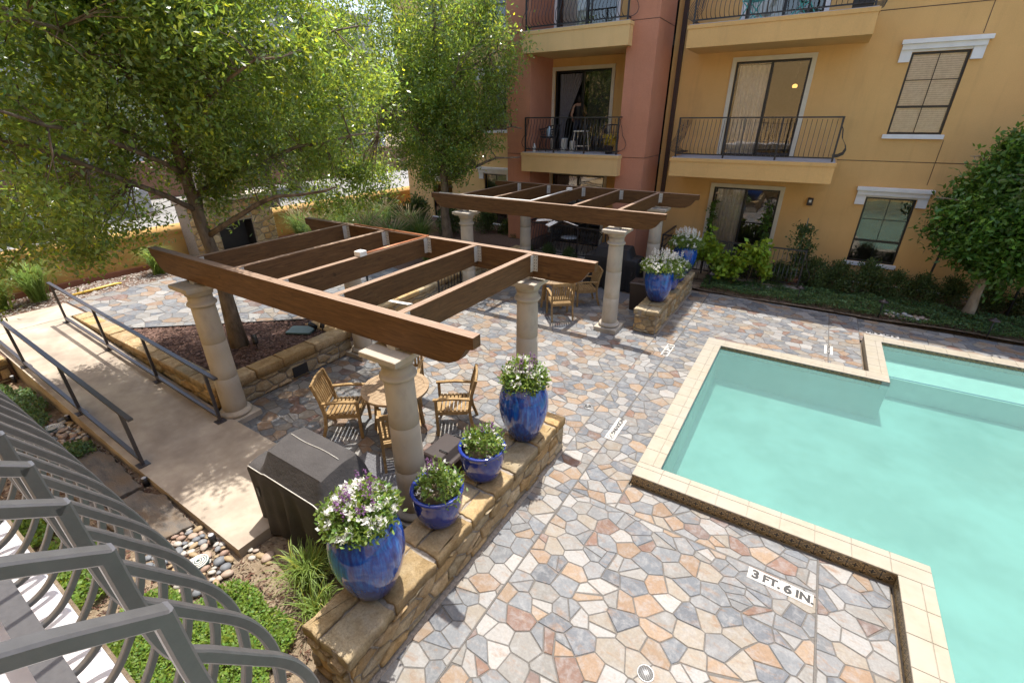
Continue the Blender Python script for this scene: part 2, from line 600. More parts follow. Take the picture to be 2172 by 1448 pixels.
def water():
    m, nt, b = nodes("pool_water")
    v = coords(nt, (1, 1, 1))
    g = N(nt, "ShaderNodeBsdfGlossy"); g.inputs["Roughness"].default_value = 0.03
    tr = N(nt, "ShaderNodeBsdfTransparent"); tr.inputs[0].default_value = (0.64, 0.93, 0.875, 1)
    fr = N(nt, "ShaderNodeFresnel"); fr.inputs[0].default_value = 1.33
    bp = N(nt, "ShaderNodeBump"); bp.inputs["Strength"].default_value = 0.33; bp.inputs["Distance"].default_value = 0.012
    nt.links.new(noise(nt, v, 14, 5, 0.65, 0.6), bp.inputs["Height"])
    nt.links.new(bp.outputs[0], g.inputs["Normal"]); nt.links.new(bp.outputs[0], fr.inputs["Normal"])
    df = N(nt, "ShaderNodeBsdfDiffuse"); df.inputs[0].default_value = (0.165, 0.325, 0.30, 1)
    nt.links.new(bp.outputs[0], df.inputs["Normal"])
    m0 = N(nt, "ShaderNodeMixShader"); m0.inputs[0].default_value = 0.42
    nt.links.new(tr.outputs[0], m0.inputs[1]); nt.links.new(df.outputs[0], m0.inputs[2])
    mx = N(nt, "ShaderNodeMixShader")
    nt.links.new(fr.outputs[0], mx.inputs[0]); nt.links.new(m0.outputs[0], mx.inputs[1]); nt.links.new(g.outputs[0], mx.inputs[2])
    nt.links.new(mx.outputs[0], nt.nodes["Material Output"].inputs[0])
    return m
MAT['water'] = water()
MAT['plaster'] = speck("pool_plaster", (0.245, 0.32, 0.30), (0.335, 0.39, 0.37), 1.1, 0.8, 4, 0.0, cc=(0.40, 0.50, 0.49), ccs=0.55)
MAT['coping'] = speck("coping_tile", (0.27, 0.238, 0.18), (0.33, 0.295, 0.23), 7, 0.55, 7, 0.1, 0.003, 60, cc=(0.31, 0.28, 0.23), ccs=2.0)
MAT['grout'] = plain("grout", (0.36, 0.33, 0.28), 0.9)
def pattern_tile():
    m, nt, b = nodes("ornate_tile")
    t = nt.nodes.new("ShaderNodeTexCoord")
    s = nt.nodes.new("ShaderNodeSeparateXYZ")
    nt.links.new(t.outputs["UV"], s.inputs[0])
    def mth(op, a, bb):
        n = nt.nodes.new("ShaderNodeMath"); n.operation = op
        for i, q in enumerate((a, bb)):
            if q is None: continue
            if isinstance(q, (int, float)): n.inputs[i].default_value = q
            else: nt.links.new(q, n.inputs[i])
        return n.outputs[0]
    u = mth('ABSOLUTE', mth('SUBTRACT', s.outputs[0], 0.5), None)
    w = mth('ABSOLUTE', mth('SUBTRACT', s.outputs[1], 0.5), None)
    l1 = mth('ADD', u, w)
    ring = mth('LESS_THAN', mth('ABSOLUTE', mth('SUBTRACT', l1, 0.36), None), 0.03)
    ring2 = mth('LESS_THAN', mth('ABSOLUTE', mth('SUBTRACT', l1, 0.48), None), 0.025)
    mn = mth('MINIMUM', u, w); mxx = mth('MAXIMUM', u, w)
    cross = mth('MULTIPLY', mth('LESS_THAN', mn, 0.055), mth('LESS_THAN', mxx, 0.2))
    dots = mth('MULTIPLY', mth('LESS_THAN', mth('SUBTRACT', mxx, mn), 0.06), mth('GREATER_THAN', mn, 0.30))
    edge = mth('GREATER_THAN', mxx, 0.475)
    f = mth('MAXIMUM', mth('MAXIMUM', ring, ring2), mth('MAXIMUM', mth('MAXIMUM', cross, dots), edge))
    base = ramp(nt, noise(nt, coords(nt), 20, 6), [(0.3, (0.22, 0.15, 0.07)), (0.7, (0.36, 0.26, 0.13))])
    c = mix(nt, f, base, (0.02, 0.017, 0.016))
    nt.links.new(c, b.inputs["Base Color"])
    b.inputs["Roughness"].default_value = 0.35
    return m
MAT['ornate'] = pattern_tile()
MAT['signwhite'] = speck("sign_white", (0.42, 0.41, 0.39), (0.56, 0.55, 0.53), 18, 0.5, 8, 0.0, cc=(0.44, 0.40, 0.35), ccs=9)
MAT['signblack'] = plain("sign_black", (0.015, 0.015, 0.015), 0.5)
MAT['steel'] = plain("steel_grate", (0.45, 0.45, 0.44), 0.35, 0.6)
MAT['gcover'] = speck("grill_cover_grey", (0.055, 0.051, 0.05), (0.075, 0.07, 0.069), 3, 0.85, 6, 0.6, 0.03, 4, spec=0.15)
MAT['gcoverblack'] = speck("grill_cover_black", (0.018, 0.018, 0.02), (0.028, 0.028, 0.03), 30, 0.7, 6, 0.3, 0.01, 5, spec=0.3)
MAT['matgrey'] = speck("rubber_mat", (0.10, 0.10, 0.11), (0.15, 0.15, 0.16), 30, 0.8, 5, 0.5, 0.01, 30)
MAT['binbrown'] = plain("dark_brown_bin", (0.03, 0.02, 0.018), 0.45)
MAT['bark'] = speck("bark", (0.085, 0.062, 0.045), (0.25, 0.20, 0.15), 10, 0.95, 9, 0.8, 0.02, 25, vec=(1, 1, 0.35))
MAT['palebark'] = speck("pale_bark", (0.20, 0.15, 0.10), (0.36, 0.29, 0.21), 10, 0.95, 9, 0.6, 0.015, 30, vec=(1, 1, 0.35))
MAT['leaf1'] = leafmat("oak_leaf", (0.13, 0.21, 0.055), (0.42, 0.53, 0.06), 0.44, 0.30, 0.65)
MAT['leaf2'] = leafmat("laurel_leaf", (0.14, 0.225, 0.055), (0.42, 0.53, 0.065), 0.44, 0.28, 0.7)
MAT['leafdark'] = leafmat("evergreen_leaf", (0.085, 0.17, 0.028), (0.20, 0.36, 0.04), 0.35, 0.38, 0.5)
MAT['leafhedge'] = leafmat("hedge_leaf", (0.07, 0.105, 0.032), (0.15, 0.22, 0.045), 0.3, 0.5, 0.35)
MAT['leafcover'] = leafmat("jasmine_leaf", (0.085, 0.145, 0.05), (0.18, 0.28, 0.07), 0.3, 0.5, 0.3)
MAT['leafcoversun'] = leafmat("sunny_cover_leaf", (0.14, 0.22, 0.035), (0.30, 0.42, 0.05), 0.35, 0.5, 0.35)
MAT['leaflime'] = leafmat("lime_leaf", (0.22, 0.32, 0.03), (0.38, 0.52, 0.05), 0.4, 0.5, 0.35)
MAT['leafpot'] = leafmat("pot_leaf", (0.15, 0.23, 0.055), (0.33, 0.44, 0.07), 0.4, 0.5, 0.35)
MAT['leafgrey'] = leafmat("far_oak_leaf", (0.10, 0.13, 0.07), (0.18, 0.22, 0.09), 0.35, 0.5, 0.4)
MAT['grassblade'] = leafmat("grass_blade", (0.17, 0.25, 0.055), (0.34, 0.44, 0.10), 0.4, 0.5, 0.35)
MAT['plume'] = leafmat("grass_plume", (0.55, 0.45, 0.30), (0.6, 0.5, 0.32), 0.4, 0.8, 0.2)
MAT['petal'] = leafmat("white_petal", (0.85, 0.84, 0.80), (0.85, 0.84, 0.80), 0.35, 0.6, 0.3)
MAT['purple'] = leafmat("purple_petal", (0.22, 0.10, 0.24), (0.30, 0.15, 0.32), 0.3, 0.6, 0.3)
MAT['pink'] = leafmat("pink_petal", (0.72, 0.22, 0.26), (0.7, 0.25, 0.3), 0.3, 0.6, 0.3)
MAT['pebble'] = speck("river_stone", (0.75, 0.75, 0.75), (1.1, 1.1, 1.1), 12, 0.6, 7, 0.1, 0.004, use_tint=True, spec=0.4)
MAT['wicker'] = plain("black_wicker", (0.02, 0.018, 0.018), 0.5)
MAT['teal'] = plain("teal_metal", (0.08, 0.42, 0.38), 0.4)
MAT['stool'] = plain("cream_stool", (0.62, 0.55, 0.45), 0.5)
MAT['slabfloor'] = speck("balcony_floor", (0.42, 0.41, 0.43), (0.5, 0.49, 0.50), 10, 0.8, bs=0.1)
MAT['whitebuilding'] = speck("white_panel", (0.34, 0.34, 0.365), (0.39, 0.39, 0.415), 1, 0.7, bs=0.0)
MAT['bluewindow'] = plain("blue_window", (0.05, 0.08, 0.10), 0.08, 0, 0.8)
MAT['acgrey'] = plain("equipment_grey", (0.42, 0.43, 0.45), 0.6)
MAT['brownfence'] = plain("brown_panel", (0.22, 0.12, 0.08), 0.8)
MAT['terracotta'] = plain("terracotta_pot", (0.30, 0.12, 0.07), 0.7)
MAT['yellowpipe'] = plain("yellow_pipe", (0.62, 0.42, 0.08), 0.5)
def person_mat():
    m, nt, b = nodes("person_surface")
    nt.links.new(tint(nt), b.inputs["Base Color"])
    b.inputs["Roughness"].default_value = 0.6
    return m
MAT['person'] = person_mat()
# ================================================================== ground, deck and pool
def sheet(xs, ys, z, holes=(), mat=None, name="ground"):
    mb = MB()
    for i in range(len(xs) - 1):
        for j in range(len(ys) - 1):
            cx, cy = (xs[i] + xs[i + 1]) / 2, (ys[j] + ys[j + 1]) / 2
            if any(h[0] < cx < h[1] and h[2] < cy < h[3] for h in holes):
                continue
            mb.quad((xs[i], ys[j], z), (xs[i + 1], ys[j], z), (xs[i + 1], ys[j + 1], z), (xs[i], ys[j + 1], z))
    return struct(name, mb, mat)

POOLH = [(-1.03, 1.8, 4.97, 9.65), (1.79, 8.6, -4, 11.6)]
sheet([-500, -40, -1.03, 1.79, 8.6, 40, 500], [-500, -40, -4, 4.97, 9.65, 11.6, 40, 500], -0.06, POOLH, MAT['drysoil'], "ground")

PAL = [(0.128, 0.136, 0.145), (0.150, 0.153, 0.156), (0.108, 0.119, 0.134), (0.235, 0.230, 0.220), (0.258, 0.248, 0.232), (0.208, 0.182, 0.147),
       (0.200, 0.134, 0.085), (0.220, 0.157, 0.104), (0.148, 0.085, 0.062), (0.090, 0.098, 0.112), (0.175, 0.168, 0.155), (0.120, 0.083, 0.072)]
PW = [15, 16, 10, 13, 9, 12, 8, 9, 5, 7, 13, 3]
def stone_col(rng):
    c = rng.choices(PAL, PW)[0]
    k = rng.uniform(0.85, 1.15)
    return tuple(min(1, x * k) for x in c)

def flag_cells(rect, sx, sy, rng, keep=None):
    out = []
    for poly in voronoi(rect, sx, sy, 0.35, rng):
        if keep:
            for (a, b, c) in keep:
                if len(poly) >= 3:
                    poly = clip(poly, a, b, c)
            if len(poly) < 3: continue
            poly = clean(poly, 0.02)
            if len(poly) < 3 or parea(poly) < 0.004: continue
        A = parea(poly)
        parts = [poly]
        if A > 0.6 * sx * sy and rng.random() < 0.2:
            cx = sum(p[0] for p in poly) / len(poly); cy = sum(p[1] for p in poly) / len(poly)
            t = rng.uniform(0, math.pi)
            a, b = math.cos(t), math.sin(t)
            c = a * cx + b * cy
            parts = [clip(poly, a, b, c), clip(poly, -a, -b, -c)]
        for q in parts:
            q = clean(q, 0.02)
            if len(q) >= 3 and parea(q) > 0.004:
                q = inset(q, rng.uniform(0.003, 0.0065))
                if q: out.append(q)
    return out

def lay_flags(parent, cells, z, rng, n_single, in_view=True):
    scored = []
    for q in cells:
        cx = sum(p[0] for p in q) / len(q); cy = sum(p[1] for p in q) / len(q)
        pr = project((cx, cy, z))
        s = 0
        if pr and 0 < pr[0] < 2172 and 0 < pr[1] < 1448:
            s = parea(q) / pr[2] ** 2
            # things that stand in the way
            if cx < -2.25 and cy < 5.3: s *= 0.3
            if -2.95 < cx < -2.25: s = 0
        scored.append((s, q))
    scored.sort(key=lambda t: -t[0])
    rest = MB()
    for i, (s, q) in enumerate(scored):
        top = z + rng.uniform(0.000, 0.004)
        col = stone_col(rng)
        if i < n_single and s > 0:
            mb = MB().cham(q, z - 0.02, top, 0.004, col, 0.0008)
            part("flagstone", mb, MAT['slate'], parent)
        else:
            rest.cham(q, z - 0.02, top, 0.004, col)
    if rest.f:
        part("flagstone_field", rest, MAT['slate'], parent, kind="stuff")

rng = random.Random(3)
DECK = [(-7.6, -2.25, 2.78, 13.25), (-2.25, -1.80, -1.0, 4.2), (-2.25, -1.80, 4.2, 13.25), (-1.80, -1.20, 4.3, 9.82), (-1.80, 0.98, -1.0, 4.3), (-1.20, 0.98, 4.3, 4.80), (0.98, 1.62, -1.0, 4.80),
        (-1.80, 1.04, 9.82, 13.25), (1.04, 1.62, 9.82, 13.25), (1.62, 6.5, 11.78, 13.2)]
mb = MB()
for (a, b, c, d) in DECK:
    mb.box(a, b, c, d, -0.05, -0.004)
deck = struct("pool_deck", mb, MAT['mortar'], label="multicoloured slate flagstone deck around the pool", cat="deck")
cells = []
for (a, b, c, d) in DECK:
    far = c > 9 or a < -5
    cells += flag_cells((a + 0.004, b - 0.004, c + 0.004, d - 0.004), 0.238, 0.190, rng)
lay_flags(deck, cells, 0.0, rng, 300)

# upper terrace ----------------------------------------------------------------
TZ = 0.5
mb = MB().box(-16.2, -8.0, 3.0, 30, -0.05, TZ - 0.02)
mb.box(-16.2, -14.55, -4, 3.0, -0.05, TZ - 0.02)
mb.box(-13.4, -12.05, -4, 1.38, -0.05, TZ - 0.06)
mb.box(-8.0, -7.72, 3.0, 5.35, -0.05, TZ - 0.02)
terrace = struct("terrace", mb, MAT['mulch'], label="raised terrace of mulch and flagstones behind the planter", cat="terrace")
_a = (-11.6, 3.05); _b = (-8.3, 5.75)
_nx, _ny = (_b[1] - _a[1]), -(_b[0] - _a[0])
_l = math.hypot(_nx, _ny); _nx /= _l; _ny /= _l
_c = _nx * _a[0] + _ny * _a[1]
KEEP = [(_nx, _ny, _c)]
cells = flag_cells((-14.6, -8.1, 3.05, 9.2), 0.34, 0.26, rng, KEEP)
mb = MB()
poly = [(-14.6, 3.05), (-11.55, 3.05), (-8.3, 5.72), (-8.1, 5.9), (-8.1, 9.2), (-14.6, 9.2)]
mb.prism(poly, TZ - 0.022, TZ - 0.006)
tf = struct("terrace_paving", mb, MAT['mortar'], label="flagstone paving on the raised terrace beyond the tree", cat="paving")
rr = MB()
for q in cells:
    rr.cham(q, TZ - 0.02, TZ + rng.uniform(0, 0.004), 0.004, stone_col(rng))
part("flagstone_field", rr, MAT['slate'], tf, kind="stuff")
# edging strip between mulch and paving
part("steel_edging", MB().bar([(-11.55, 3.04, TZ), (-10.0, 4.3, TZ), (-8.3, 5.73, TZ)], 0.012, 0.05), MAT['black'], tf)

# concrete walk and ramp ----------------------------------------------------------
mb = MB().box(-14.55, -13.4, -6, 3.0, -0.05, TZ)
struct("concrete_walk", mb, MAT['concrete'], label="level concrete walk at the head of the ramp", cat="walk")
RX = [(-13.395, TZ - 0.004), (-7.2, 0.12), (-4.5, 0.11)]
def ramp_z(x):
    for (xa, za), (xb, zb) in zip(RX, RX[1:]):
        if xa <= x <= xb:
            return za + (zb - za) * (x - xa) / (xb - xa)
    return RX[-1][1] if x > -5 else RX[0][1]
mb = MB()
Y0, Y1 = 1.40, 2.74
pr = [(x, z) for x, z in RX] + [(-4.5, -0.05), (-13.395, -0.05)]
n = len(pr)
vs = [(x, Y0, z) for x, z in pr] + [(x, Y1, z) for x, z in pr]
fs = [tuple(range(n - 1, -1, -1)), tuple(range(n, 2 * n))] + [(i, (i + 1) % n, n + (i + 1) % n, n + i) for i in range(n)]
mb.add(vs, fs)
struct("ramp", mb, MAT['concrete'], label="sloping concrete ramp between two black handrails", cat="ramp")

# soil beds ----------------------------------------------------------------------
def bed(name, x0, x1, y0, y1, z, mat, label, amp=0.03, n=26):
    mb = MB()
    xs = np.linspace(x0, x1, n); ys = np.linspace(y0, y1, n)
    g = NP.normal(0, 1, (n, n))
    for _ in range(2):
        g = (g + np.roll(g, 1, 0) + np.roll(g, 1, 1) + np.roll(g, -1, 0) + np.roll(g, -1, 1)) / 5
    vs = [(xs[i], ys[j], z + amp * g[i, j]) for i in range(n) for j in range(n)]
    fs = [(i * n + j, (i + 1) * n + j, (i + 1) * n + j + 1, i * n + j + 1) for i in range(n - 1) for j in range(n - 1)]
    mb.add(vs, fs)
    return struct(name, mb, mat, True, label=label, cat="soil")
bed("garden_soil", -5.6, -2.3, -1.0, 2.8, -0.02, MAT['drysoil'], "bare dry soil between the ramp and the pot wall", 0.05)
bed("garden_soil", -14.4, -5.6, -1.2, 1.4, -0.02, MAT['soil'], "dark soil under the slate steps beside the ramp", 0.04)
bed("garden_soil", -9.5, 9.0, 13.27, 16.0, 0.03, MAT['soil'], "shaded soil bed along the apartment wall", 0.06, 40)

# mulch chips ---------------------------------------------------------------------
def chips(name, x0, x1, y0, y1, z, n, keep=None, cols=((0.14, 0.075, 0.055), (0.23, 0.14, 0.11), (0.09, 0.05, 0.04)), s=0.03):
    mb = MB()
    for _ in range(n):
        x, y = RNG.uniform(x0, x1), RNG.uniform(y0, y1)
        if keep and any(a * x + b * y > c for a, b, c in keep): continue
        t = RNG.uniform(0, math.pi); l = s * RNG.uniform(.6, 1.6); w = s * RNG.uniform(.2, .5)
        dx, dy = math.cos(t) * l, math.sin(t) * l; ex, ey = -math.sin(t) * w, math.cos(t) * w
        h0, h1 = RNG.uniform(0, .025), RNG.uniform(0, .025)
        mb.quad((x - dx - ex, y - dy - ey, z + h0), (x + dx - ex, y + dy - ey, z + h1), (x + dx + ex, y + dy + ey, z + h1 + .006), (x - dx + ex, y - dy + ey, z + h0 + .006), RNG.choice(cols))
    return mb
o = part("bark_mulch", chips("m", -11.6, -7.75, 3.05, 5.6, TZ - 0.015, 9000, [(-_nx, -_ny, -_c)]), MAT['mulchchip'])
tag(o, "red brown bark chips in the planter round the tree", "mulch", kind="stuff")
GC = ((0.30, 0.26, 0.22), (0.42, 0.38, 0.34), (0.2, 0.13, 0.1), (0.5, 0.46, 0.42))
o = part("gravel_mulch", chips("m", -15.9, -14.6, -1.5, 9, TZ - 0.015, 5000, None, GC, .025), MAT['mulchchip'])
tag(o, "pale gravel and bark strip below the orange wall", "gravel", kind="stuff")
o = part("leaf_litter", chips("m", -9.5, -2.9, -0.6, 1.38, -0.015, 8000, None, ((0.16, 0.08, 0.055), (0.30, 0.22, 0.15), (0.10, 0.06, 0.045), (0.33, 0.26, 0.18)), .017), MAT['mulchchip'])
tag(o, "dry bark litter scattered over the near garden bed", "litter", kind="stuff")
o = part("leaf_litter", chips("m", -4.45, -2.9, 1.3, 2.7, -0.012, 1600, None, ((0.30, 0.23, 0.15), (0.14, 0.08, 0.055), (0.34, 0.27, 0.19)), .016), MAT['mulchchip'])
tag(o, "dry straw litter round the grass beside the pot wall", "litter", kind="stuff")
o = part("bark_mulch", chips("m", -2.2, 7, 13.3, 15.9, 0.04, 3500, None, ((0.11, 0.06, 0.045), (0.2, 0.12, 0.09))), MAT['mulchchip'])
tag(o, "dark bark mulch under the hedge by the apartment wall", "mulch", kind="stuff")

# pool -----------------------------------------------------------------------------
WZ = 0.095
PX0, PX1, PY0, PY1, QX0, QX1, QY0, QY1 = -0.88, 1.94, 5.12, 9.50, 1.94, 8.5, -3.5, 11.45
D = -0.62
mb = MB()
mb.quad((PX0, PY0, D), (PX1, PY0, D), (PX1, PY1, D), (PX0, PY1, D))
mb.quad((QX0, QY0, D), (QX1, QY0, D), (QX1, QY1, D), (QX0, QY1, D))
loop = [(PX0, PY0), (PX1, PY0), (PX1, QY0), (QX1, QY0), (QX1, QY1), (PX1, QY1), (PX1, PY1), (PX0, PY1)]
for i in range(len(loop)):
    a, b = loop[i], loop[(i + 1) % len(loop)]
    mb.quad((a[0], a[1], D), (a[0], a[1], 0.155), (b[0], b[1], 0.155), (b[0], b[1], D))
basin = struct("pool_basin", mb, MAT['plaster'], label="pale green plaster basin of the swimming pool", cat="pool")
mb = MB().box(1.945, 8.49, 10.55, 11.445, D + 0.01, -0.20)
part("pool_step", mb, MAT['trim'], basin)
mb = MB()
x = 1.95
while x < 8.4:
    mb.box(x, x + 0.045, 10.575, 10.62, -0.199, -0.194); x += 0.05
part("step_tile_line", mb, plain("blue_tile", (0.05, 0.10, 0.25), 0.4), basin)
part("wall_inlet", MB().lathe([(.05, 0), (.05, .015), (.02, .02)], 16).xform(Matrix.Translation((PX0, 7.3, -.25)) @ Matrix.Rotation(rad(90), 4, 'Y')), MAT['steel'], basin)
mb = MB()
mb.quad((PX0, PY0, WZ), (PX1, PY0, WZ), (PX1, PY1, WZ), (PX0, PY1, WZ))
mb.quad((QX0, QY0, WZ), (QX1, QY0, WZ), (QX1, QY1, WZ), (QX0, QY1, WZ))
struct("pool_water", mb, MAT['water'], label="turquoise water of the L-shaped swimming pool", cat="water")
# coping
RUNS = [(-1.18, 1.94, 4.82, 5.12, 'x', 1), (-1.18, -0.88, 5.12, 9.5, 'y', -1), (-1.18, 1.94, 9.5, 9.8, 'x', -1),
        (1.64, 1.94, 9.8, 11.45, 'y', -1), (1.64, 8.5, 11.45, 11.75, 'x', -1), (1.64, 1.94, -3.5, 4.82, 'y', -1)]
mb = MB()
for (a, b, c, d, ax, s) in RUNS:
    mb.box(a + .012, b - .012 if ax == 'y' else b, c + .012, d - .012 if ax == 'x' else d, -0.05, 0.162)
cop = struct("pool_coping", mb, MAT['grout'], label="raised cream tiled coping round the pool", cat="coping")
def tile_xy(a, b, c, d):
    g = 0.0018
    t = MB().cham([(a + g, c + g), (b - g, c + g), (b - g, d - g), (a + g, d - g)], 0.150, 0.170 + RNG.uniform(-.0006, .0006), 0.004)
    part("coping_tile", t, MAT['coping'], cop)
for (a, b, c, d, ax, s) in RUNS:
    L = (b - a) if ax == 'x' else (d - c)
    n = max(1, round(L / 0.34))
    for i in range(n):
        t0, t1 = i / n, (i + 1) / n
        if ax == 'x':
            xa, xb = a + L * t0, a + L * t1
            m_ = (c + 0.20) if s > 0 else (c + 0.10)
            if xa > 6.5: tile_xy(xa, xb, c, d); continue
            tile_xy(xa, xb, c, m_); tile_xy(xa, xb, m_, d)
        else:
            ya, yb = c + L * t0, c + L * t1
            if yb < 2.0: tile_xy(a, b, ya, yb); continue
            tile_xy(a, a + 0.19, ya, yb); tile_xy(a + 0.19, b, ya, yb)
# ornate tiles
tm = MB().box(-0.074, 0.074, -0.006, 0, 0, 0.148).mesh("ornate_tile", MAT['ornate'])
uv = tm.uv_layers.new(name="UVMap")
for lp in tm.loops:
    co = tm.vertices[lp.vertex_index].co
    uv.data[lp.index].uv = ((co.x + 0.074) / 0.148, co.z / 0.148)
def ornate(x, y, rz, z=0.002):
    o = bpy.data.objects.new("ornate_tile", tm)
    o.location = (x, y, z); o.rotation_euler = (0, 0, rz)
    link(o, cop)
for i in range(19): ornate(-1.10 + 0.15 * i, 4.833, 0)
for i in range(18): ornate(1.653, 4.74 - 0.15 * i, -math.pi / 2)
for i in range(31): ornate(-1.167, 4.92 + 0.15 * i, -math.pi / 2)
for i in range(11): ornate(1.653, 9.88 + 0.15 * i, -math.pi / 2)
for i in range(18): ornate(-0.80 + 0.15 * i, 9.499, 0, 0.005)
for i in range(20): ornate(2.02 + 0.15 * i, 11.449, 0, 0.005)

# depth markers ---------------------------------------------------------------------
def text_mb(s, size, off=0.05):
    cu = bpy.data.curves.new("t", 'FONT')
    cu.body = s; cu.size = size; cu.align_x = 'CENTER'; cu.align_y = 'CENTER'; cu.offset = off * size; cu.resolution_u = 3
    ob = bpy.data.objects.new("t", cu); COL.objects.link(ob)
    dg = bpy.context.evaluated_depsgraph_get()
    me = bpy.data.meshes.new_from_object(ob.evaluated_get(dg))
    v = [tuple(q.co) for q in me.vertices]; f = [tuple(p.vertices) for p in me.polygons]
    bpy.data.objects.remove(ob); bpy.data.meshes.remove(me)
    m = MB(); m.add(v, f)
    return m
def sign(words, loc, rz, label, tw=0.152, size=0.15, sx=1.0):
    e = empty("depth_marker" if "FT." in words else "warning_marker", loc, label, "sign", "white tile markers set in the deck", rz)
    n = len(words)
    for i, w in enumerate(words):
        cx = (i - (n - 1) / 2) * tw
        part("sign_tile", MB().cham([(cx - tw / 2 + .001, -.076), (cx + tw / 2 - .001, -.076), (cx + tw / 2 - .001, .076), (cx - tw / 2 + .001, .076)], 0, 0.006, 0.0015), MAT['signwhite'], e)
        if w == "@":
            m = MB(); k = 24
            ring = [(cx + .055 * math.cos(2 * math.pi * j / k), .055 * math.sin(2 * math.pi * j / k)) for j in range(k)]
            ri = [(cx + .045 * math.cos(2 * math.pi * j / k), .045 * math.sin(2 * math.pi * j / k)) for j in range(k)]
            vs = [(x, y, .0075) for x, y in ring + ri]
            m.add(vs, [(j, (j + 1) % k, k + (j + 1) % k, k + j) for j in range(k)])
            m.bar([(cx - .035, -.035, .007), (cx + .035, .035, .007)], 0.01, 0.002)
            m.bar([(cx - .02, .02, .007), (cx + .02, -.01, .007)], 0.012, 0.002)
            part("symbol", m, MAT['signblack'], e)
        elif w.strip():
            t = text_mb(w, size * (0.88 if len(w) >= 3 else 1.0))
            t.xform(Matrix.Translation((cx, -.004, 0.0076)) @ Matrix.Diagonal((sx, 1, 1, 1)))
            part("lettering", t, MAT['signblack'], e)
W4 = ["3", "FT.", "6", "IN."]
sign(W4, (0.644, 4.19, 0.0), rad(-2.5), "white depth marker reading 3 FT. 6 IN. on the sunny deck")
sign(W4, (-1.835, 9.07, 0.0), rad(-90), "depth marker turned sideways beside the end of the far pergola beam shadow")
sign(W4, (2.06, 12.36, 0.0), rad(180), "upside-down depth marker in the shade behind the pool corner")
sign(["NO", "DIV", "ING", "@"], (-1.775, 5.87, 0.0), rad(-90), "sideways NO DIVING marker with round symbol near the pool corner", size=0.10)
sign(["NO", "DIV", "ING"], (1.04, 10.84, 0.0), rad(90), "small NO DIVING marker on the deck tongue between pool corners", size=0.09)
# joint strips
mb = MB()
for (a, b, c, d) in [(-1.806, -1.794, -1, 13.2), (0.974, 0.986, -1, 4.79), (1.034, 1.046, 9.83, 13.2)]:
    mb.box(a, b, c, d, -0.02, 0.0015)
part("control_joint", mb, MAT['mortar'], deck)
# drains
def drain(loc, r, label, mat):
    e = empty("floor_drain", loc, label, "drain")
    m = MB().lathe([(r, -0.003), (r, 0.004), (r * .86, 0.0045), (r * .86, 0.001), (0.001, 0.001)], 32)
    part("rim", m, mat, e, True)
    for k in range(-4, 5):
        h = math.sqrt(max(0, (r * .8) ** 2 - (k * r * .18) ** 2))
        if h > 0.01:
            part("slot", MB().box(k * r * .18 - r * .045, k * r * .18 + r * .045, -h, h, 0.0012, 0.0055), MAT['black'], e)
    return e
drain((-0.28, 2.62, 0.004), 0.075, "round slotted metal drain in the near flagstones", MAT['steel'])
drain((-2.41, 6.22, 0.004), 0.065, "small dark round drain in the flagstones beyond the tall pot", MAT['steel'])
# ================================================================== stone walls
def rough_poly(poly, amp, rng):
    out = []
    n = len(poly)
    for i in range(n):
        p, q = poly[i], poly[(i + 1) % n]
        out.append(p)
        l = math.hypot(q[0] - p[0], q[1] - p[1])
        if l > 0.06:
            k = max(1, int(l / 0.06))
            nx, ny = -(q[1] - p[1]) / l, (q[0] - p[0]) / l
            for j in range(1, k + 1):
                t = j / (k + 1)
                a = rng.uniform(-amp, amp * .3)
                out.append((p[0] + (q[0] - p[0]) * t - nx * 0 + nx * abs(a), p[1] + (q[1] - p[1]) * t + ny * abs(a)))
    return out

def lime_tint(rng):
    k = rng.uniform(0.72, 1.12)
    w = rng.choice([(1, 1, 1), (1, .93, .8), (1.0, .86, .66), (.92, .95, .98), (1.05, .98, .9)])
    return (k * w[0], k * w[1], k * w[2])

def face_stones(parent, o, nrm, L, z0, z1, sx, sy, rng, name="stone", amp=0.006, jit=.3):
    n3 = Vector(nrm); Z = Vector((0, 0, 1)); U = Z.cross(n3)
    o = Vector(o)
    pl = Vector((0, 0, 0))
    q = parent
    while q is not None:
        pl += q.location; q = q.parent
    for poly in voronoi((0, L, z0, z1), sx, sy, jit, rng):
        p2 = inset(poly, rng.uniform(0.008, 0.015))
        if not p2: continue
        p2 = rough_poly(p2, amp, rng)
        h = rng.uniform(0.012, 0.04)
        m = MB()
        i2 = inset(p2, 0.012) or p2
        i3 = inset(i2, 0.02) or i2
        k = len(p2)
        def mp(u, z, d): return tuple(o + U * u + Z * z + n3 * d - pl)
        vs = [mp(u, z, -0.01) for u, z in p2] + [mp(u, z, h * .55) for u, z in p2] + [mp(u, z, h * rng.uniform(.8, 1.0)) for u, z in i2] + [mp(u, z, h * rng.uniform(.9, 1.2)) for u, z in i3]
        fs = []
        for r in range(3):
            for i in range(k):
                j = (i + 1) % k
                fs.append((r * k + i, r * k + j, (r + 1) * k + j, (r + 1) * k + i))
        fs.append(tuple(3 * k + i for i in range(k)))
        m.add(vs, fs, lime_tint(rng))
        part(name, m, MAT['lime'], parent, True)

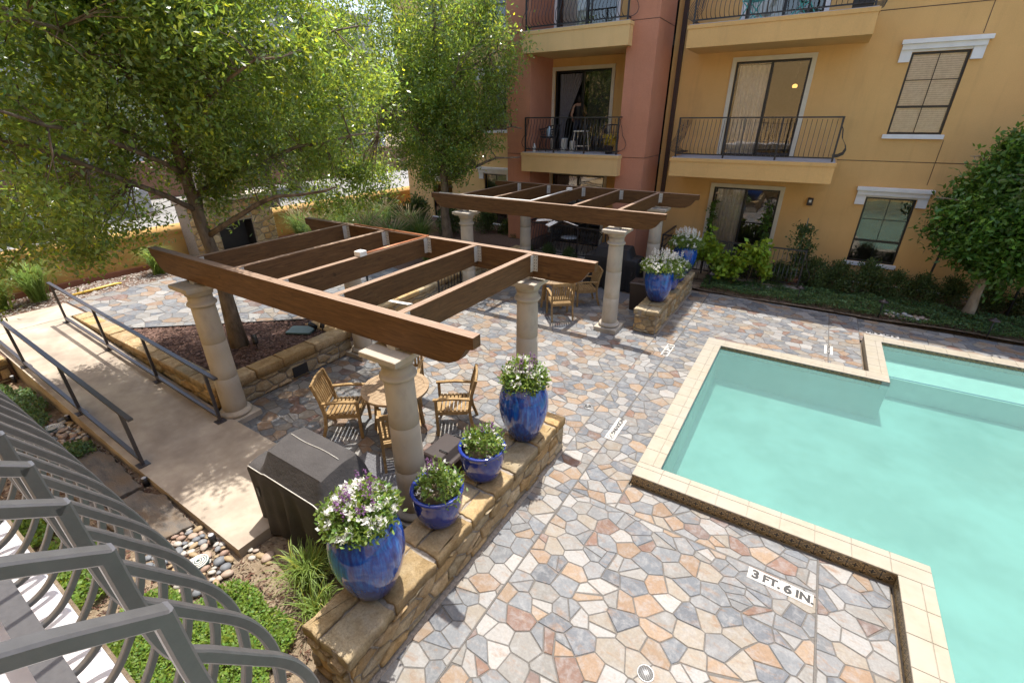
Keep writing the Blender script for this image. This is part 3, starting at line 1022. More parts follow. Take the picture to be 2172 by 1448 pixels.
def cap_row(parent, x0, x1, y0, y1, ztop, th, along, size, rng, split=0.0, amp=0.008, over=0.0, ch=0.02):
    """cap stones on a wall; along 'x' or 'y'"""
    pl = Vector((0, 0, 0)); q = parent
    while q is not None:
        pl += q.location; q = q.parent
    t = (y0 if along == 'y' else x0); end = (y1 if along == 'y' else x1)
    a0, a1 = (x0, x1) if along == 'y' else (y0, y1)
    while t < end - 0.05:
        l = min(size * rng.uniform(.75, 1.3), end - t)
        if end - (t + l) < size * .4: l = end - t
        pieces = [(a0 - over, a1 + over)]
        if rng.random() < split:
            m_ = a0 + (a1 - a0) * rng.uniform(.35, .65)
            pieces = [(a0 - over, m_ - .006), (m_ + .006, a1 + over)]
        for (b0, b1) in pieces:
            g = 0.007
            j = lambda: rng.uniform(-.018, .018) if split else rng.uniform(-.004, .004)
            ta, tb = t + g, t + l - g
            pts = [(b0 + j() * .4, ta + abs(j())), (b1 + j() * .4, ta + abs(j())), (b1 + j() * .4, tb - abs(j())), (b0 + j() * .4, tb - abs(j()))]
            if along == 'x':
                pts = [(p[1], p[0]) for p in pts][::-1]
            pts = rough_poly(pts, amp, rng)
            zt = ztop + rng.uniform(-.008, .008)
            k = len(pts)
            i2 = inset(pts, ch) or pts
            i1 = inset(pts, ch * .3) or pts
            i3 = inset(i2, 0.03) or i2
            vs = [(x, y, zt - th) for x, y in pts] + [(x, y, zt - ch * 1.1) for x, y in pts] + [(x, y, zt - ch * .35) for x, y in i1] + [(x, y, zt - rng.uniform(0, .003)) for x, y in i2] + [(x, y, zt + rng.uniform(-.003, .003)) for x, y in i3]
            fs = [tuple(range(k - 1, -1, -1)), tuple(4 * k + i for i in range(k))]
            for r in range(4):
                for i in range(k):
                    jn = (i + 1) % k
                    fs.append((r * k + i, r * k + jn, (r + 1) * k + jn, (r + 1) * k + i))
            vs = [(x - pl.x, y - pl.y, z - pl.z) for x, y, z in vs]
            part("cap_stone", MB().add(vs, fs, lime_tint(rng)), MAT['lime'], parent, True)
        t += l

rng = random.Random(5)
def pot_wall(y0, y1, label, faces, capsize=.5):
    e = empty("stone_wall", (-2.55, (y0 + y1) / 2, 0), label, "wall")
    x0, x1 = -2.83, -2.27
    part("core", MB().box(x0 + .03, x1 - .03, y0 + .03, y1 - .03, -.03, .52), MAT['wallmortar'], e, world=True)
    H = .43
    part("mortar_fillet", MB().prism([(0, 0)] * 0 or [(x1 - .03, y0), (x1 + .035, y0), (x1 + .035, y1), (x1 - .03, y1)], -.03, .006), MAT['wallmortar'], e, world=True)
    face_stones(e, (x1 - .03, y0 + .03, 0), (1, 0, 0), y1 - y0 - .06, .01, H, .28, .15, rng)
    face_stones(e, (x1 - .03, y0 + .03, 0), (0, -1, 0), 0, 0, 0, .2, .2, rng) if False else None
    # end that faces the camera: U = Z x n = (1,0,0) for n=(0,-1,0)
    face_stones(e, (x0 + .03, y0 + .03, 0), (0, -1, 0), x1 - x0 - .06, .01, H, .2, .14, rng)
    if faces:
        face_stones(e, (x0 + .03, y1 - .03, 0), (-1, 0, 0), y1 - y0 - .06, .01, H, .26, .15, rng)
    cap_row(e, x0, x1, y0, y1, .55, .125, 'y', capsize, rng, 0.75, .02, 0.0, .015)
    return e
pot_wall(1.10, 5.05, "low buff rubble wall carrying pots beside the near pergola", True)
pot_wall(9.63, 13.22, "low buff rubble wall carrying pots beside the far pergola", False, .34)

# planter wall round the tree
e = empty("planter_wall", (-7.5, 4.2, 0), "low limestone planter wall with flat caps behind the wooden table", "wall")
part("core", MB().box(-7.72, -7.47, 2.86, 5.5, -.03, .45).box(-13.2, -7.72, 2.80, 3.0, -.03, .45).box(-8.4, -7.72, 5.25, 5.5, .0, .45), MAT['wallmortar'], e, world=True)
face_stones(e, (-7.47, 2.86, 0), (1, 0, 0), 2.64, .0, .36, .32, .18, rng)
face_stones(e, (-12.6, 2.80, 0), (0, -1, 0), 5.13, .08, .42, .34, .17, rng)
cap_row(e, -7.74, -7.42, 2.76, 5.52, .53, .17, 'y', .62, rng, 0, .006, 0, .014)
cap_row(e, -13.3, -7.74, 2.76, 3.06, .53, .12, 'x', .5, rng, 0, .006, 0, .014)
cap_row(e, -8.5, -7.74, 5.2, 5.52, .53, .12, 'x', .5, rng, 0, .006, 0, .014)
o = part("vent_grille", MB().box(-7.445, -7.425, 4.12, 4.42, .06, .26), MAT['black'], e, world=True)
# retaining wall below the terrace
e = empty("retaining_wall", (-7.95, 8, 0), "long low retaining wall seen between the near pergola rafters", "wall")
part("core", MB().box(-8.15, -7.92, 6.75, 9.1, -.03, .45).box(-8.15, -7.92, 9.1, 13.3, -.03, .45), MAT['wallmortar'], e, world=True)
face_stones(e, (-7.92, 6.75, 0), (1, 0, 0), 6.5, .0, .4, .4, .2, rng)
cap_row(e, -8.22, -7.85, 6.7, 13.3, .53, .12, 'y', .7, rng, 0, .006, 0, .014)
# wall left of the ramp
e = empty("garden_wall", (-12.6, 0, 0), "limestone capped wall end beside the head of the ramp", "wall")
part("core", MB().box(-13.35, -12.06, -3, 1.34, -.03, .42), MAT['wallmortar'], e, world=True)
face_stones(e, (-12.06, -1.0, 0), (1, 0, 0), 2.34, .0, .32, .3, .17, rng)
cap_row(e, -12.5, -12.0, -2.5, 1.36, .46, .13, 'y', .5, rng, 0, .006, 0, .014)
cap_row(e, -13.38, -12.5, -2.5, 1.36, .46, .13, 'y', .5, rng, 0, .006, 0, .014)

# slate steps in the near bed
for k, (poly, lab) in enumerate([
    ([(-6.55, 0.75), (-5.45, 0.82), (-5.38, 1.34), (-6.2, 1.40), (-6.6, 1.25)], "grey slate stepping slab nearest the pebbles"),
    ([(-8.3, 0.70), (-6.70, 0.72), (-6.62, 1.30), (-7.7, 1.36), (-8.35, 1.3)], "long rust grey slate stepping slab further along the ramp")]):
    q = rough_poly(poly, .03, rng)
    o = part("slate_step", MB().cham(q, -.05, .055 + .012 * k, .008, (1, 1, 1)), MAT['slatedark'])
    tag(o, lab, "stepping stone", "slate slabs beside the ramp")

# river pebbles
PEB = [(0.36, 0.27, 0.21), (0.38, 0.31, 0.255), (0.40, 0.385, 0.355), (0.20, 0.205, 0.215), (0.31, 0.21, 0.16), (0.42, 0.39, 0.345), (0.155, 0.165, 0.18), (0.32, 0.235, 0.135)]
def pebble_mesh(seed):
    r = random.Random(seed)
    bm = bmesh.new(); bmesh.ops.create_icosphere(bm, subdivisions=2, radius=1.0)
    a = [r.uniform(.75, 1.2) for _ in range(3)]
    ph = [r.uniform(0, 6) for _ in range(3)]
    for v in bm.verts:
        d = 1 + .10 * math.sin(2.1 * v.co.x + ph[0]) + .08 * math.sin(2.7 * v.co.y + ph[1]) + .06 * math.sin(3 * v.co.z + ph[2])
        v.co = Vector((v.co.x * a[0] * d, v.co.y * a[1] * d * .75, v.co.z * .5 * d))
    m = MB(); m.add([tuple(v.co) for v in bm.verts], [tuple(x.index for x in f.verts) for f in bm.faces])
    bm.free()
    return m
PM = []
for s in range(16):
    m = pebble_mesh(s); m.c = [PEB[s % 8]] * len(m.v)
    PM.append(m.mesh("pebble", MAT['pebble'], True))
def pebbles(name, cx, cy, rx, ry, n, s, label, seed, z=0.0):
    r = random.Random(seed)
    e = empty(name, (cx, cy, z), label, "pebbles")
    pts = []
    tries = 0
    while len(pts) < n and tries < 9000:
        tries += 1
        a = r.uniform(0, 6.283); q = math.sqrt(r.random())
        x, y = q * rx * math.cos(a), q * ry * math.sin(a)
        sz = s * r.uniform(.55, 1.35)
        if all((x - p[0]) ** 2 + (y - p[1]) ** 2 > (.72 * (sz + p[2])) ** 2 for p in pts):
            pts.append((x, y, sz))
    for x, y, sz in pts:
        o = bpy.data.objects.new("pebble", r.choice(PM))
        o.location = (x, y, sz * .28); o.scale = (sz, sz, sz * r.uniform(.8, 1.1)); o.rotation_euler = (r.uniform(-.2, .2), r.uniform(-.2, .2), r.uniform(0, 6.28))
        link(o, e)
    return e
pebbles("river_pebbles", -4.98, 1.08, .62, .33, 100, .052, "bed of mixed river pebbles at the low corner of the ramp", 2)
pebbles("river_pebbles", -8.95, 1.20, .75, .2, 60, .06, "brown river pebbles halfway along the ramp edge", 4)
pebbles("river_pebbles", 2.5, 13.62, .5, .18, 34, .06, "pale river pebbles in the far groundcover bed", 6, .09)
pebbles("river_pebbles", -4.32, 1.52, .18, .07, 6, .06, "few loose pebbles at the tip of the concrete ramp", 9)
for (x, y, lab) in [(-4.78, 1.10, "green white plastic drain grate among the near pebbles"), (-9.35, 1.14, "plastic drain grate beside the brown pebbles")]:
    e = empty("drain_grate", (x, y, .05), lab, "drain")
    m = MB()
    for k in range(4):
        r0 = .025 + .022 * k
        pts = [(r0 * math.cos(t), r0 * math.sin(t), .02 - .004 * k) for t in np.linspace(0, 6.283, 20)]
        m.tube(pts, .006, 5)
    part("ring", m, MAT['whitebox'], e)
    part("bowl", MB().lathe([(.10, -.03), (.10, .003), (.001, .003)], 20), MAT['green'], e)

# boundary wall, fireplace, yard beyond ------------------------------------------------
e = empty("boundary_wall", (-16.2, 6, 0), "long orange stucco wall with rounded cap behind the terrace", "wall")
part("wall_face", MB().box(-16.35, -16.05, -12, 26, -.05, 1.42), MAT['orangewall'], e, world=True)
pts = [(-16.2, -12, 1.42), (-16.2, 26, 1.42)]
part("rounded_cap", MB().tube(pts, .19, 12), MAT['orangewall'], e, True, world=True)
part("red_plinth", MB().box(-16.049, -15.95, -12, 26, .3, .62), plain("red_plinth", (.22, .09, .06), .8), e, world=True)

e = empty("fireplace", (-15.4, 7.8, 0), "outdoor stone fireplace with dark hearth behind the big tree", "fireplace")
part("core", MB().box(-15.95, -15.30, 6.5, 7.25, .4, 2.2).box(-15.95, -15.30, 8.35, 9.1, .4, 2.2).box(-15.95, -15.3, 7.25, 8.35, 1.55, 2.2).box(-15.95, -15.8, 7.25, 8.35, .4, 1.55)
     .box(-15.9, -15.4, 7.2, 8.4, 2.2, 4.6), MAT['wallmortar'], e, world=True)
part("hearth_lining", MB().box(-15.79, -15.77, 7.26, 8.34, .45, 1.54).box(-15.77, -15.34, 7.252, 7.27, .45, 1.54).box(-15.77, -15.34, 8.33, 8.348, .45, 1.54), MAT['black'], e, world=True)
face_stones(e, (-15.30, 6.5, 0), (1, 0, 0), .75, .5, 2.2, .3, .2, rng)
face_stones(e, (-15.30, 8.35, 0), (1, 0, 0), .75, .5, 2.2, .3, .2, rng)
face_stones(e, (-15.30, 7.25, 0), (1, 0, 0), 1.1, 1.58, 2.2, .3, .2, rng)
face_stones(e, (-15.40, 7.2, 0), (1, 0, 0), 1.2, 2.22, 4.6, .3, .22, rng)
part("mantel", MB().box(-15.98, -15.18, 6.45, 9.15, 2.2, 2.32), MAT['column'], e, world=True)

mb = MB().quad((-60, -30, .62), (-16.35, -30, .62), (-16.35, 60, .62), (-60, 60, .62))
struct("gravel_yard", mb, MAT['gravelroof'], label="pale gravel yard beyond the orange wall", cat="yard")
# paler buildings beyond
e = empty("office_building", (-42, 12, 0), "white office block with blue windows behind the trees", "building")
part("wall", MB().box(-60, -42, -40, 40, 0, 13.6), MAT['whitebuilding'], e, world=True)
part("parapet", MB().box(-60.2, -41.85, -40.2, 40.2, 13.6, 13.9), MAT['acgrey'], e, world=True)
for fl in range(4):
    for i in range(24):
        y = -38 + i * 3.2
        w = part("window", MB().box(-41.99, -41.9, y, y + 2.2, 2.0 + fl * 3.1, 3.6 + fl * 3.1), MAT['bluewindow'], e, world=True)
        if -4 < y < 30:
            part("mullion", MB().box(-41.89, -41.86, y + 1.05, y + 1.15, 2.0 + fl * 3.1, 3.6 + fl * 3.1), MAT['whitebuilding'], w, world=True)
# yard equipment
def ac_unit(loc, lab):
    e = empty("air_conditioner", loc, lab, "air conditioner", "grey units in the gravel yard")
    part("plinth", MB().box(-.5, .5, -.45, .45, 0, .18), MAT['concrete'], e)
    part("cabinet", MB().box(-.42, .42, -.38, .38, .18, 1.2, ch=.03), MAT['acgrey'], e)
    m = MB()
    for k in range(9): m.box(.422, .432, -.34, .34, .28 + k * .095, .31 + k * .095)
    part("louvre", m, MAT['whitebuilding'], e)
    return e
ac_unit((-23, 4.6, .62), "grey cabinet unit nearest the frame edge in the yard")
ac_unit((-24, 6.6, .62), "grey cabinet unit in the middle of the yard row")
ac_unit((-25, 8.8, .62), "grey cabinet unit furthest along the yard row")
o = part("white_pipe", MB().tube([(-22.4, 5.2, .62), (-22.4, 5.25, 1.6), (-22.4, 5.5, 1.9), (-22.4, 5.8, 1.6), (-22.4, 5.85, .62)], .09, 8), MAT['whitebox'], None, True)
tag(o, "white looped pipe rising from the gravel yard", "pipe")
o = part("yard_wall", MB().box(-30.4, -30, -10, 40, .6, 2.5, ch=.02), MAT['brownfence'])
tag(o, "brown panel wall at the back of the gravel yard", "wall")
o = part("yellow_pipe", MB().tube([(-15.0, 3.25, .52), (-15.1, 4.2, .53), (-15.14, 4.35, .50)], .035, 8), MAT['yellowpipe'], None, True)
tag(o, "short yellow pipe lying below the orange wall", "pipe")
# ================================================================== columns and pergolas
def column(loc, label, side):
    e = empty("stone_column", loc, label, "column", "cast stone pergola columns")
    part("plinth", MB().cham([(-.265, -.265), (.265, -.265), (.265, .265), (-.265, .265)], 0, .10, .008), MAT['column'], e)
    part("base_ring", MB().lathe([(.18, .10), (.215, .103), (.235, .125), (.238, .145), (.225, .172), (.195, .185), (.183, .195), (.178, .20)], 36), MAT['column'], e, True)
    zs = [.20, .80, 1.42, 2.02]
    rs = lambda z: .176 - .018 * ((z - .2) / 1.82) ** 1.4
    for a, b in zip(zs, zs[1:]):
        prof = [(rs(a) - .004, a), (rs(a), a + .005)] + [(rs(a + (b - a) * t), a + (b - a) * t) for t in (.25, .5, .75)] + [(rs(b), b - .005), (rs(b) - .004, b)]
        part("drum", MB().lathe(prof, 36), MAT['column'], e, True)
    part("neck_ring", MB().lathe([(.158, 2.02), (.185, 2.03), (.198, 2.05), (.19, 2.075), (.163, 2.085), (.161, 2.13), (.161, 2.19)], 36), MAT['column'], e, True)
    part("echinus", MB().lathe([(.161, 2.19), (.182, 2.20), (.182, 2.225), (.205, 2.25), (.225, 2.28), (.23, 2.30)], 36), MAT['column'], e, True)
    part("abacus", MB().cham([(-.255, -.255), (.255, -.255), (.255, .255), (-.255, .255)], 2.30, 2.36, .006).box(-.222, .222, -.222, .222, 2.27, 2.30), MAT['column'], e)
    part("bearing_plate", MB().box(-.06, .06, -.05, .05, 2.358, 2.402), MAT['galv'], e)
    e.scale = (1, 1, .981)
    return e
c0 = column((-7.2, 2.90, 0), "cast stone column at the foot of the ramp by the planter corner", 0)
for loc, lab in [((-3.25, 2.90, 0), "weathered column standing in front of the round table"),
                 ((-7.2, 5.58, 0), "column beside the far end of the planter wall"),
                 ((-3.25, 5.58, 0), "column rising behind the tall blue pot at the wall end"),
                 ((-3.32, 9.47, 0), "bright far pergola column next to the far pot wall end"),
                 ((-7.35, 9.47, 0), "far pergola column on the terrace side behind the stair rail"),
                 ((-7.35, 12.45, 0), "far pergola column in front of the ground floor patio rail"),
                 ((-3.32, 12.45, 0), "shaded far pergola column behind the black covered grill")]:
    dup(c0, loc, None, lab)

def beam_profile(xl, xr, zb, zt):
    e = [(0, 0), (0, -.115), (.085, -.135), (.12, -.19), (.18, -.27), (.29, -.325), (.42, zb - zt)]
    L = [(xl + a, zt + b) for a, b in e]
    R = [(xr - a, zt + b) for a, b in reversed(e)]
    return L + R
def extr_y(poly, y0, y1):
    n = len(poly)
    vs = [(x, y0, z) for x, z in poly] + [(x, y1, z) for x, z in poly]
    fs = [tuple(range(n)), tuple(range(2 * n - 1, n - 1, -1))] + [((i + 1) % n, i, n + i, n + (i + 1) % n) for i in range(n)]
    return MB().add(vs, fs)
def pale_tops(o, mat):  # upward faces take the paler colour painted for sunlit tops
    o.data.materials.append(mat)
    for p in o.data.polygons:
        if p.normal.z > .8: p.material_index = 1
def pergola(y0, y1, xl, xr, rx, label, extra):
    e = empty("pergola", ((xl + xr) / 2, (y0 + y1) / 2, 2.4), label, "pergola", "timber pergolas")
    w = .055
    for y in (y0, y1):
        o = part("beam", extr_y(beam_profile(xl, xr, 2.358, 2.70), y - w, y + w), MAT['beamx'], e, world=True)
        pale_tops(o, MAT['paletopx'])
    for i, x in enumerate(rx):
        r = part("rafter", MB().cham([(x - .045, y0 + w), (x + .045, y0 + w), (x + .045, y1 - w), (x - .045, y1 - w)], 2.405, 2.697, .004), MAT['beamy'], e, world=True)
        pale_tops(r, MAT['paletopy'])
        m = MB().box(x + .0455, x + .0485, y1 - w - .085, y1 - w - .001, 2.455, 2.685).box(x + .0485, x + .115, y1 - w - .0045, y1 - w - .001, 2.455, 2.685)
        part("steel_hanger", m, MAT['galv'], r, world=True)
        m = MB().box(x + .0455, x + .0485, y0 + w + .001, y0 + w + .085, 2.455, 2.69).box(x + .0485, x + .115, y0 + w + .001, y0 + w + .0045, 2.455, 2.69)
        part("steel_hanger", m, MAT['galv'], r, world=True)
        bolts = MB()
        for k in range(5):
            for dx in (.065, .098):
                bolts.box(x + dx - .005, x + dx + .005, y1 - w - .009, y1 - w - .0045, 2.48 + k * .045, 2.49 + k * .045)
        part("bolt", bolts, MAT['black'], r, world=True)
    bx, by, px = extra
    part("junction_box", MB().box(bx - .06, bx + .06, by - .06, by + .06, 2.70, 2.77, ch=.008), MAT['whitebox'], e, world=True)
    yy = y1 if px[1] else y0
    part("conduit", MB().tube([(bx, by, 2.72), (bx + .01, yy + (-.04 if px[1] else .04), 2.712), (px[0], yy, 2.712)], .011, 6).tube([(bx + .03, by, 2.72), (bx + .035, yy + (-.0 if px[1] else .0), 2.712), (px[0], yy + .02, 2.712)], .009, 6), px[2], e, True, world=True)
    return e
pergola(2.90, 5.58, -8.25, -2.20, [-7.1, -6.1, -5.15, -4.15, -3.17], "near brown timber pergola over the round table", (-5.15, 4.2, (-6.9, 1, MAT['copper'])))
pergola(9.47, 12.45, -8.42, -2.35, [-7.6, -6.6, -5.5, -4.4, -3.35], "far brown timber pergola in front of the apartment balcony", (-5.5, 11.6, (-8.2, 0, MAT['whitebox'])))

def ceiling_fan(loc, top, rz, label):
    e = empty("ceiling_fan", loc, label, "fan", "white bladed fans under the pergolas", rz)
    part("rod", MB().tube([(0, 0, .05), (0, 0, top - loc[2])], .014, 8), MAT['black'], e, True)
    part("motor", MB().lathe([(.04, -.09), (.10, -.08), (.135, -.03), (.135, .03), (.09, .07), (.03, .09)], 24), MAT['black'], e, True)
    for k in range(5):
        a = 2 * math.pi * k / 5
        c, s_ = math.cos(a), math.sin(a)
        pts = [(.20, -.055, .0), (.62, -.075, -.035), (.64, .055, -.065), (.20, .055, -.025)]
        q = [(x * c - y * s_, x * s_ + y * c, z) for x, y, z in pts] + [(x * c - y * s_, x * s_ + y * c, z - .009) for x, y, z in pts]
        part("blade", MB().add(q, [(0, 1, 2, 3), (7, 6, 5, 4), (0, 4, 5, 1), (1, 5, 6, 2), (2, 6, 7, 3), (3, 7, 4, 0)]), MAT['whitebox'], e)
        part("blade_arm", MB().bar([(.1 * c, .1 * s_, -.01), (.24 * c, .24 * s_, -.02)], .03, .012), MAT['black'], e)
    return e
ceiling_fan((-5.15, 4.25, 2.06), 2.41, .35, "white bladed fan hanging under the near pergola rafters")
ceiling_fan((-5.5, 11.1, 2.02), 2.41, .9, "white bladed fan hanging under the far pergola rafters")

# ================================================================== teak furniture
def chair(loc, rz, label):
    e = empty("garden_chair", loc, label, "chair", "teak armchairs round the garden tables", rz)
    T = MAT['teak']
    for s in (-1, 1):
        part("leg", MB().bar([(s * .26, .25, 0), (s * .26, .25, .62)], .042, .042), T, e)
        part("leg", MB().bar([(s * .255, -.34, 0), (s * .255, -.27, .22), (s * .255, -.245, .43), (s * .255, -.29, .70), (s * .255, -.365, .95)], .036, .046), T, e)
        part("armrest", MB().bar([(s * .262, -.28, .63), (s * .262, 0, .655), (s * .262, .29, .64)], .055, .026), T, e)
        part("seat_rail", MB().box(s * .24 - .014, s * .24 + .014, -.22, .23, .36, .42), T, e)
    part("front_rail", MB().box(-.24, .24, .235, .262, .35, .42), T, e)
    part("rear_rail", MB().box(-.235, .235, -.262, -.238, .36, .43), T, e)
    for k in range(8):
        y = -.21 + k * .061
        part("seat_slat", MB().cham([(-.245, y - .022), (.245, y - .022), (.245, y + .022), (-.245, y + .022)], .421, .441, .004), T, e)
    part("top_rail", MB().bar([(-.235, -.362, .92), (0, -.375, .935), (.235, -.362, .92)], .03, .075), T, e)
    part("lower_back_rail", MB().bar([(-.235, -.262, .52), (.235, -.262, .52)], .028, .05), T, e)
    for k in range(8):
        x = -.195 + k * .0557
        part("back_slat", MB().bar([(x, -.264, .54), (x, -.312, .74), (x, -.366, .90)], .034, .014), T, e)
    return e
def table(loc, label, r=.51):
    e = empty("garden_table", loc, label, "table", "round teak tables")
    T = MAT['teaktop']
    k = 40
    ring = [(r * math.cos(2 * math.pi * i / k), r * math.sin(2 * math.pi * i / k)) for i in range(k)]
    ri = [((r - .07) * math.cos(2 * math.pi * i / k), (r - .07) * math.sin(2 * math.pi * i / k)) for i in range(k)]
    vs = [(x, y, z) for z in (.70, .738) for x, y in ring + ri]
    fs = []
    for i in range(k):
        j = (i + 1) % k
        fs += [(i, j, 2 * k + j, 2 * k + i), (k + j, k + i, 3 * k + i, 3 * k + j), (2 * k + i, 2 * k + j, 3 * k + j, 3 * k + i), (j, i, k + i, k + j)]
    part("rim", MB().add(vs, fs), T, e)
    circ = [((r - .073) * math.cos(2 * math.pi * i / 48), (r - .073) * math.sin(2 * math.pi * i / 48)) for i in range(48)]
    pw = .082
    for s in (-1, 1):
        for i in range(-6, 7):
            q = clip(circ, 1, 0, i * pw + pw / 2 - .0025); 
            if len(q) >= 3: q = clip(q, -1, 0, -(i * pw - pw / 2 + .0025))
            if len(q) >= 3: q = clip(q, 0, -s, -.045)
            if len(q) >= 3:
                q = clean(q, .004)
                if len(q) >= 3 and parea(q) > 2e-4: part("plank", MB().prism(q, .708, .735), T, e)
    q = clip(clip(circ, 0, 1, .0425), 0, -1, .0425)
    part("cross_plank", MB().prism(clean(q, .004), .707, .7355), T, e)
    for i in range(4):
        a = math.pi / 4 + i * math.pi / 2
        x, y = .36 * math.cos(a), .36 * math.sin(a)
        part("leg", MB().bar([(x * .8, y * .8, .70), (x, y, 0)], .05, .05), MAT['teak'], e)
    part("stretcher", MB().box(-.3, .3, -.02, .02, .6, .69).box(-.02, .02, -.3, .3, .6, .69), MAT['teak'], e)
    return e
TC = (-4.72, 4.12)
t0 = table((TC[0], TC[1], .003), "round slatted teak table half hidden by a near column")
def face_chair(tc, ang, dist, lab, proto=None):
    x, y = tc[0] + dist * math.cos(rad(ang)), tc[1] + dist * math.sin(rad(ang))
    rz = rad(ang) + math.pi / 2
    if proto is None: return chair((x, y, .003), rz, lab)
    return dup(proto, (x, y, .003), rz, lab)
ch0 = face_chair(TC, 215, .78, "teak armchair nearest the planter wall at the near table")
face_chair(TC, 35, .88, "teak armchair on the pool side of the near table", ch0)
face_chair(TC, 318, .70, "teak armchair whose back is partly behind the near column", ch0)
face_chair(TC, 125, .80, "teak armchair on the far side of the near table", ch0)
T2 = (-5.15, 10.15)
dup(t0, (T2[0], T2[1], .003), rad(20), "round teak table under the far pergola")
face_chair(T2, 40, .85, "teak armchair at the far table in front of the covered grill", ch0)
face_chair(T2, 310, .80, "teak armchair at the far table peeking out behind a column", ch0)

# ================================================================== covered grills
def grill(loc, rz, mat, pipe, label, emblem=False):
    e = empty("covered_grill", loc, label, "grill", None, rz)
    n = 46
    xs = np.linspace(-.76, .76, n)
    rows = []
    for x in xs:
        a = abs(x)
        h = 1 - min(1, max(0, (a - .44) / .12)); h = h * h * (3 - 2 * h)
        ed = 1 - min(1, max(0, (a - .735) / .025))
        zt_f, zt_b = .90 + .02 * h, .93 + .15 * h
        zp = .95 + .27 * h
        w = .030 * math.sin(x * 13 + 2 * math.sin(x * 4)) + .016 * math.sin(x * 29 + 1)
        prof = [(-.335 + w * 1.6, .02), (-.335 + w * 1.3, .25), (-.335 + w * .9, .5), (-.335 + w * .5, .72), (-.34, zt_f - .03), (-.325, zt_f),
                (-.275 + .02 * h, zt_f + (zp - zt_f) * .5), (-.215, zt_f + (zp - zt_f) * .80), (-.12, zp - .035 * h), (.06, zp + .012 * math.sin(x * 9)), (.24, zp - .02 * h), (.31, zt_b - .03), (.325, zt_b - .10), (.33 - w, .6), (.33 - w, .3), (.33 - w * 1.4, .02)]
        flare = .03
        rows.append([(x * (1 + flare * (1 - z / .95)) , y, z - .012 * (1 - ed)) for y, z in prof])
    k = len(rows[0])
    vs = [p for r in rows for p in r]
    fs = [(i * k + j, (i + 1) * k + j, (i + 1) * k + j + 1, i * k + j + 1) for i in range(n - 1) for j in range(k - 1)]
    fs.append(tuple(range(k))); fs.append(tuple((n - 1) * k + j for j in range(k - 1, -1, -1)))
    o = part("cover", MB().add(vs, fs), mat, e, True)
    md = o.modifiers.new("edge", 'EDGE_SPLIT'); md.split_angle = rad(42)
    seam = [(x, -.332, .905 + .02 * (1 if abs(x) < .46 else 0)) for x in np.linspace(-.74, .74, 24)]
    part("seam", MB().tube(seam, .006, 5), pipe, e, True)
    seam2 = [(x, .06, 1.226 + .012 * math.sin(x * 9)) for x in np.linspace(-.40, .40, 16)]
    part("top_seam", MB().tube(seam2, .004, 5), pipe, e, True)
    for s in (-1, 1):
        part("strap", MB().box(s * .66 - .02, s * .66 + .02, -.345, -.338, .5, .62), MAT['black'], e)
    if emblem:
        part("emblem", MB().box(.18, .34, -.352, -.349, .70, .715).prism([(.25, -.352), (.27, -.352), (.27, -.349), (.25, -.349)], .725, .76), MAT['galv'], e)
    return e
grill((-3.95, 2.16, 0), 0, MAT['gcover'], MAT['galv'], "grill under a grey fabric cover next to the ramp")
g2 = grill((-4.35, 12.35, .003), 0, MAT['gcoverblack'], MAT['gcoverblack'], "grill under a black cover in the shade of the far pergola", True)
# mats
def gmat(loc, w, d, label):
    e = empty("grill_mat", loc, label, "mat")
    part("sheet", MB().box(-w / 2, w / 2, -d / 2, d / 2, 0, .006), MAT['matgrey'], e)
    m = MB()
    nx, ny = int(w / .045), int(d / .045)
    for i in range(nx):
        for j in range(ny):
            x, y = -w / 2 + .03 + i * .045 + (.022 if j % 2 else 0), -d / 2 + .03 + j * .045
            if x < w / 2 - .03: m.box(x - .013, x + .013, y - .013, y + .013, .005, .0085)
    part("studs", m, MAT['matgrey'], e, kind="stuff")
gmat((-3.95, 3.02, .006), 1.5, .8, "dark studded rubber mat behind the grey covered grill")
gmat((-4.35, 11.55, .006), 1.5, .8, "dark rubber mat in front of the black covered grill")
def bin_(loc, label):
    e = empty("litter_bin", loc, label, "bin")
    vs = [(sx * w, sy * w, z) for z, w in ((0, .19), (.78, .22)) for sx, sy in ((-1, -1), (1, -1), (1, 1), (-1, 1))]
    part("body", MB().add(vs, [(0, 3, 2, 1), (0, 1, 5, 4), (1, 2, 6, 5), (2, 3, 7, 6), (3, 0, 4, 7), (4, 5, 6, 7)]), MAT['binbrown'], e)
    part("lid", MB().cham([(-.235, -.235), (.235, -.235), (.235, .235), (-.235, .235)], .781, .84, .02), MAT['binbrown'], e)
    part("handle", MB().tube([(-.06, -.1, .84), (-.055, -.1, .862), (.055, -.1, .862), (.06, -.1, .84)], .008, 6), MAT['black'], e)
    part("bag_edge", MB().tube([(-.24, .12, .80), (-.1, .25, .83), (.1, .25, .83), (.24, .12, .8)], .012, 6), MAT['black'], e)
    e.scale = (1, 1, .88)
    return e
bin_((-3.10, 3.42, .004), "dark brown bin tucked behind the blue bowls")
bin_((-3.12, 11.05, .004), "dark brown bin behind the far pot wall")

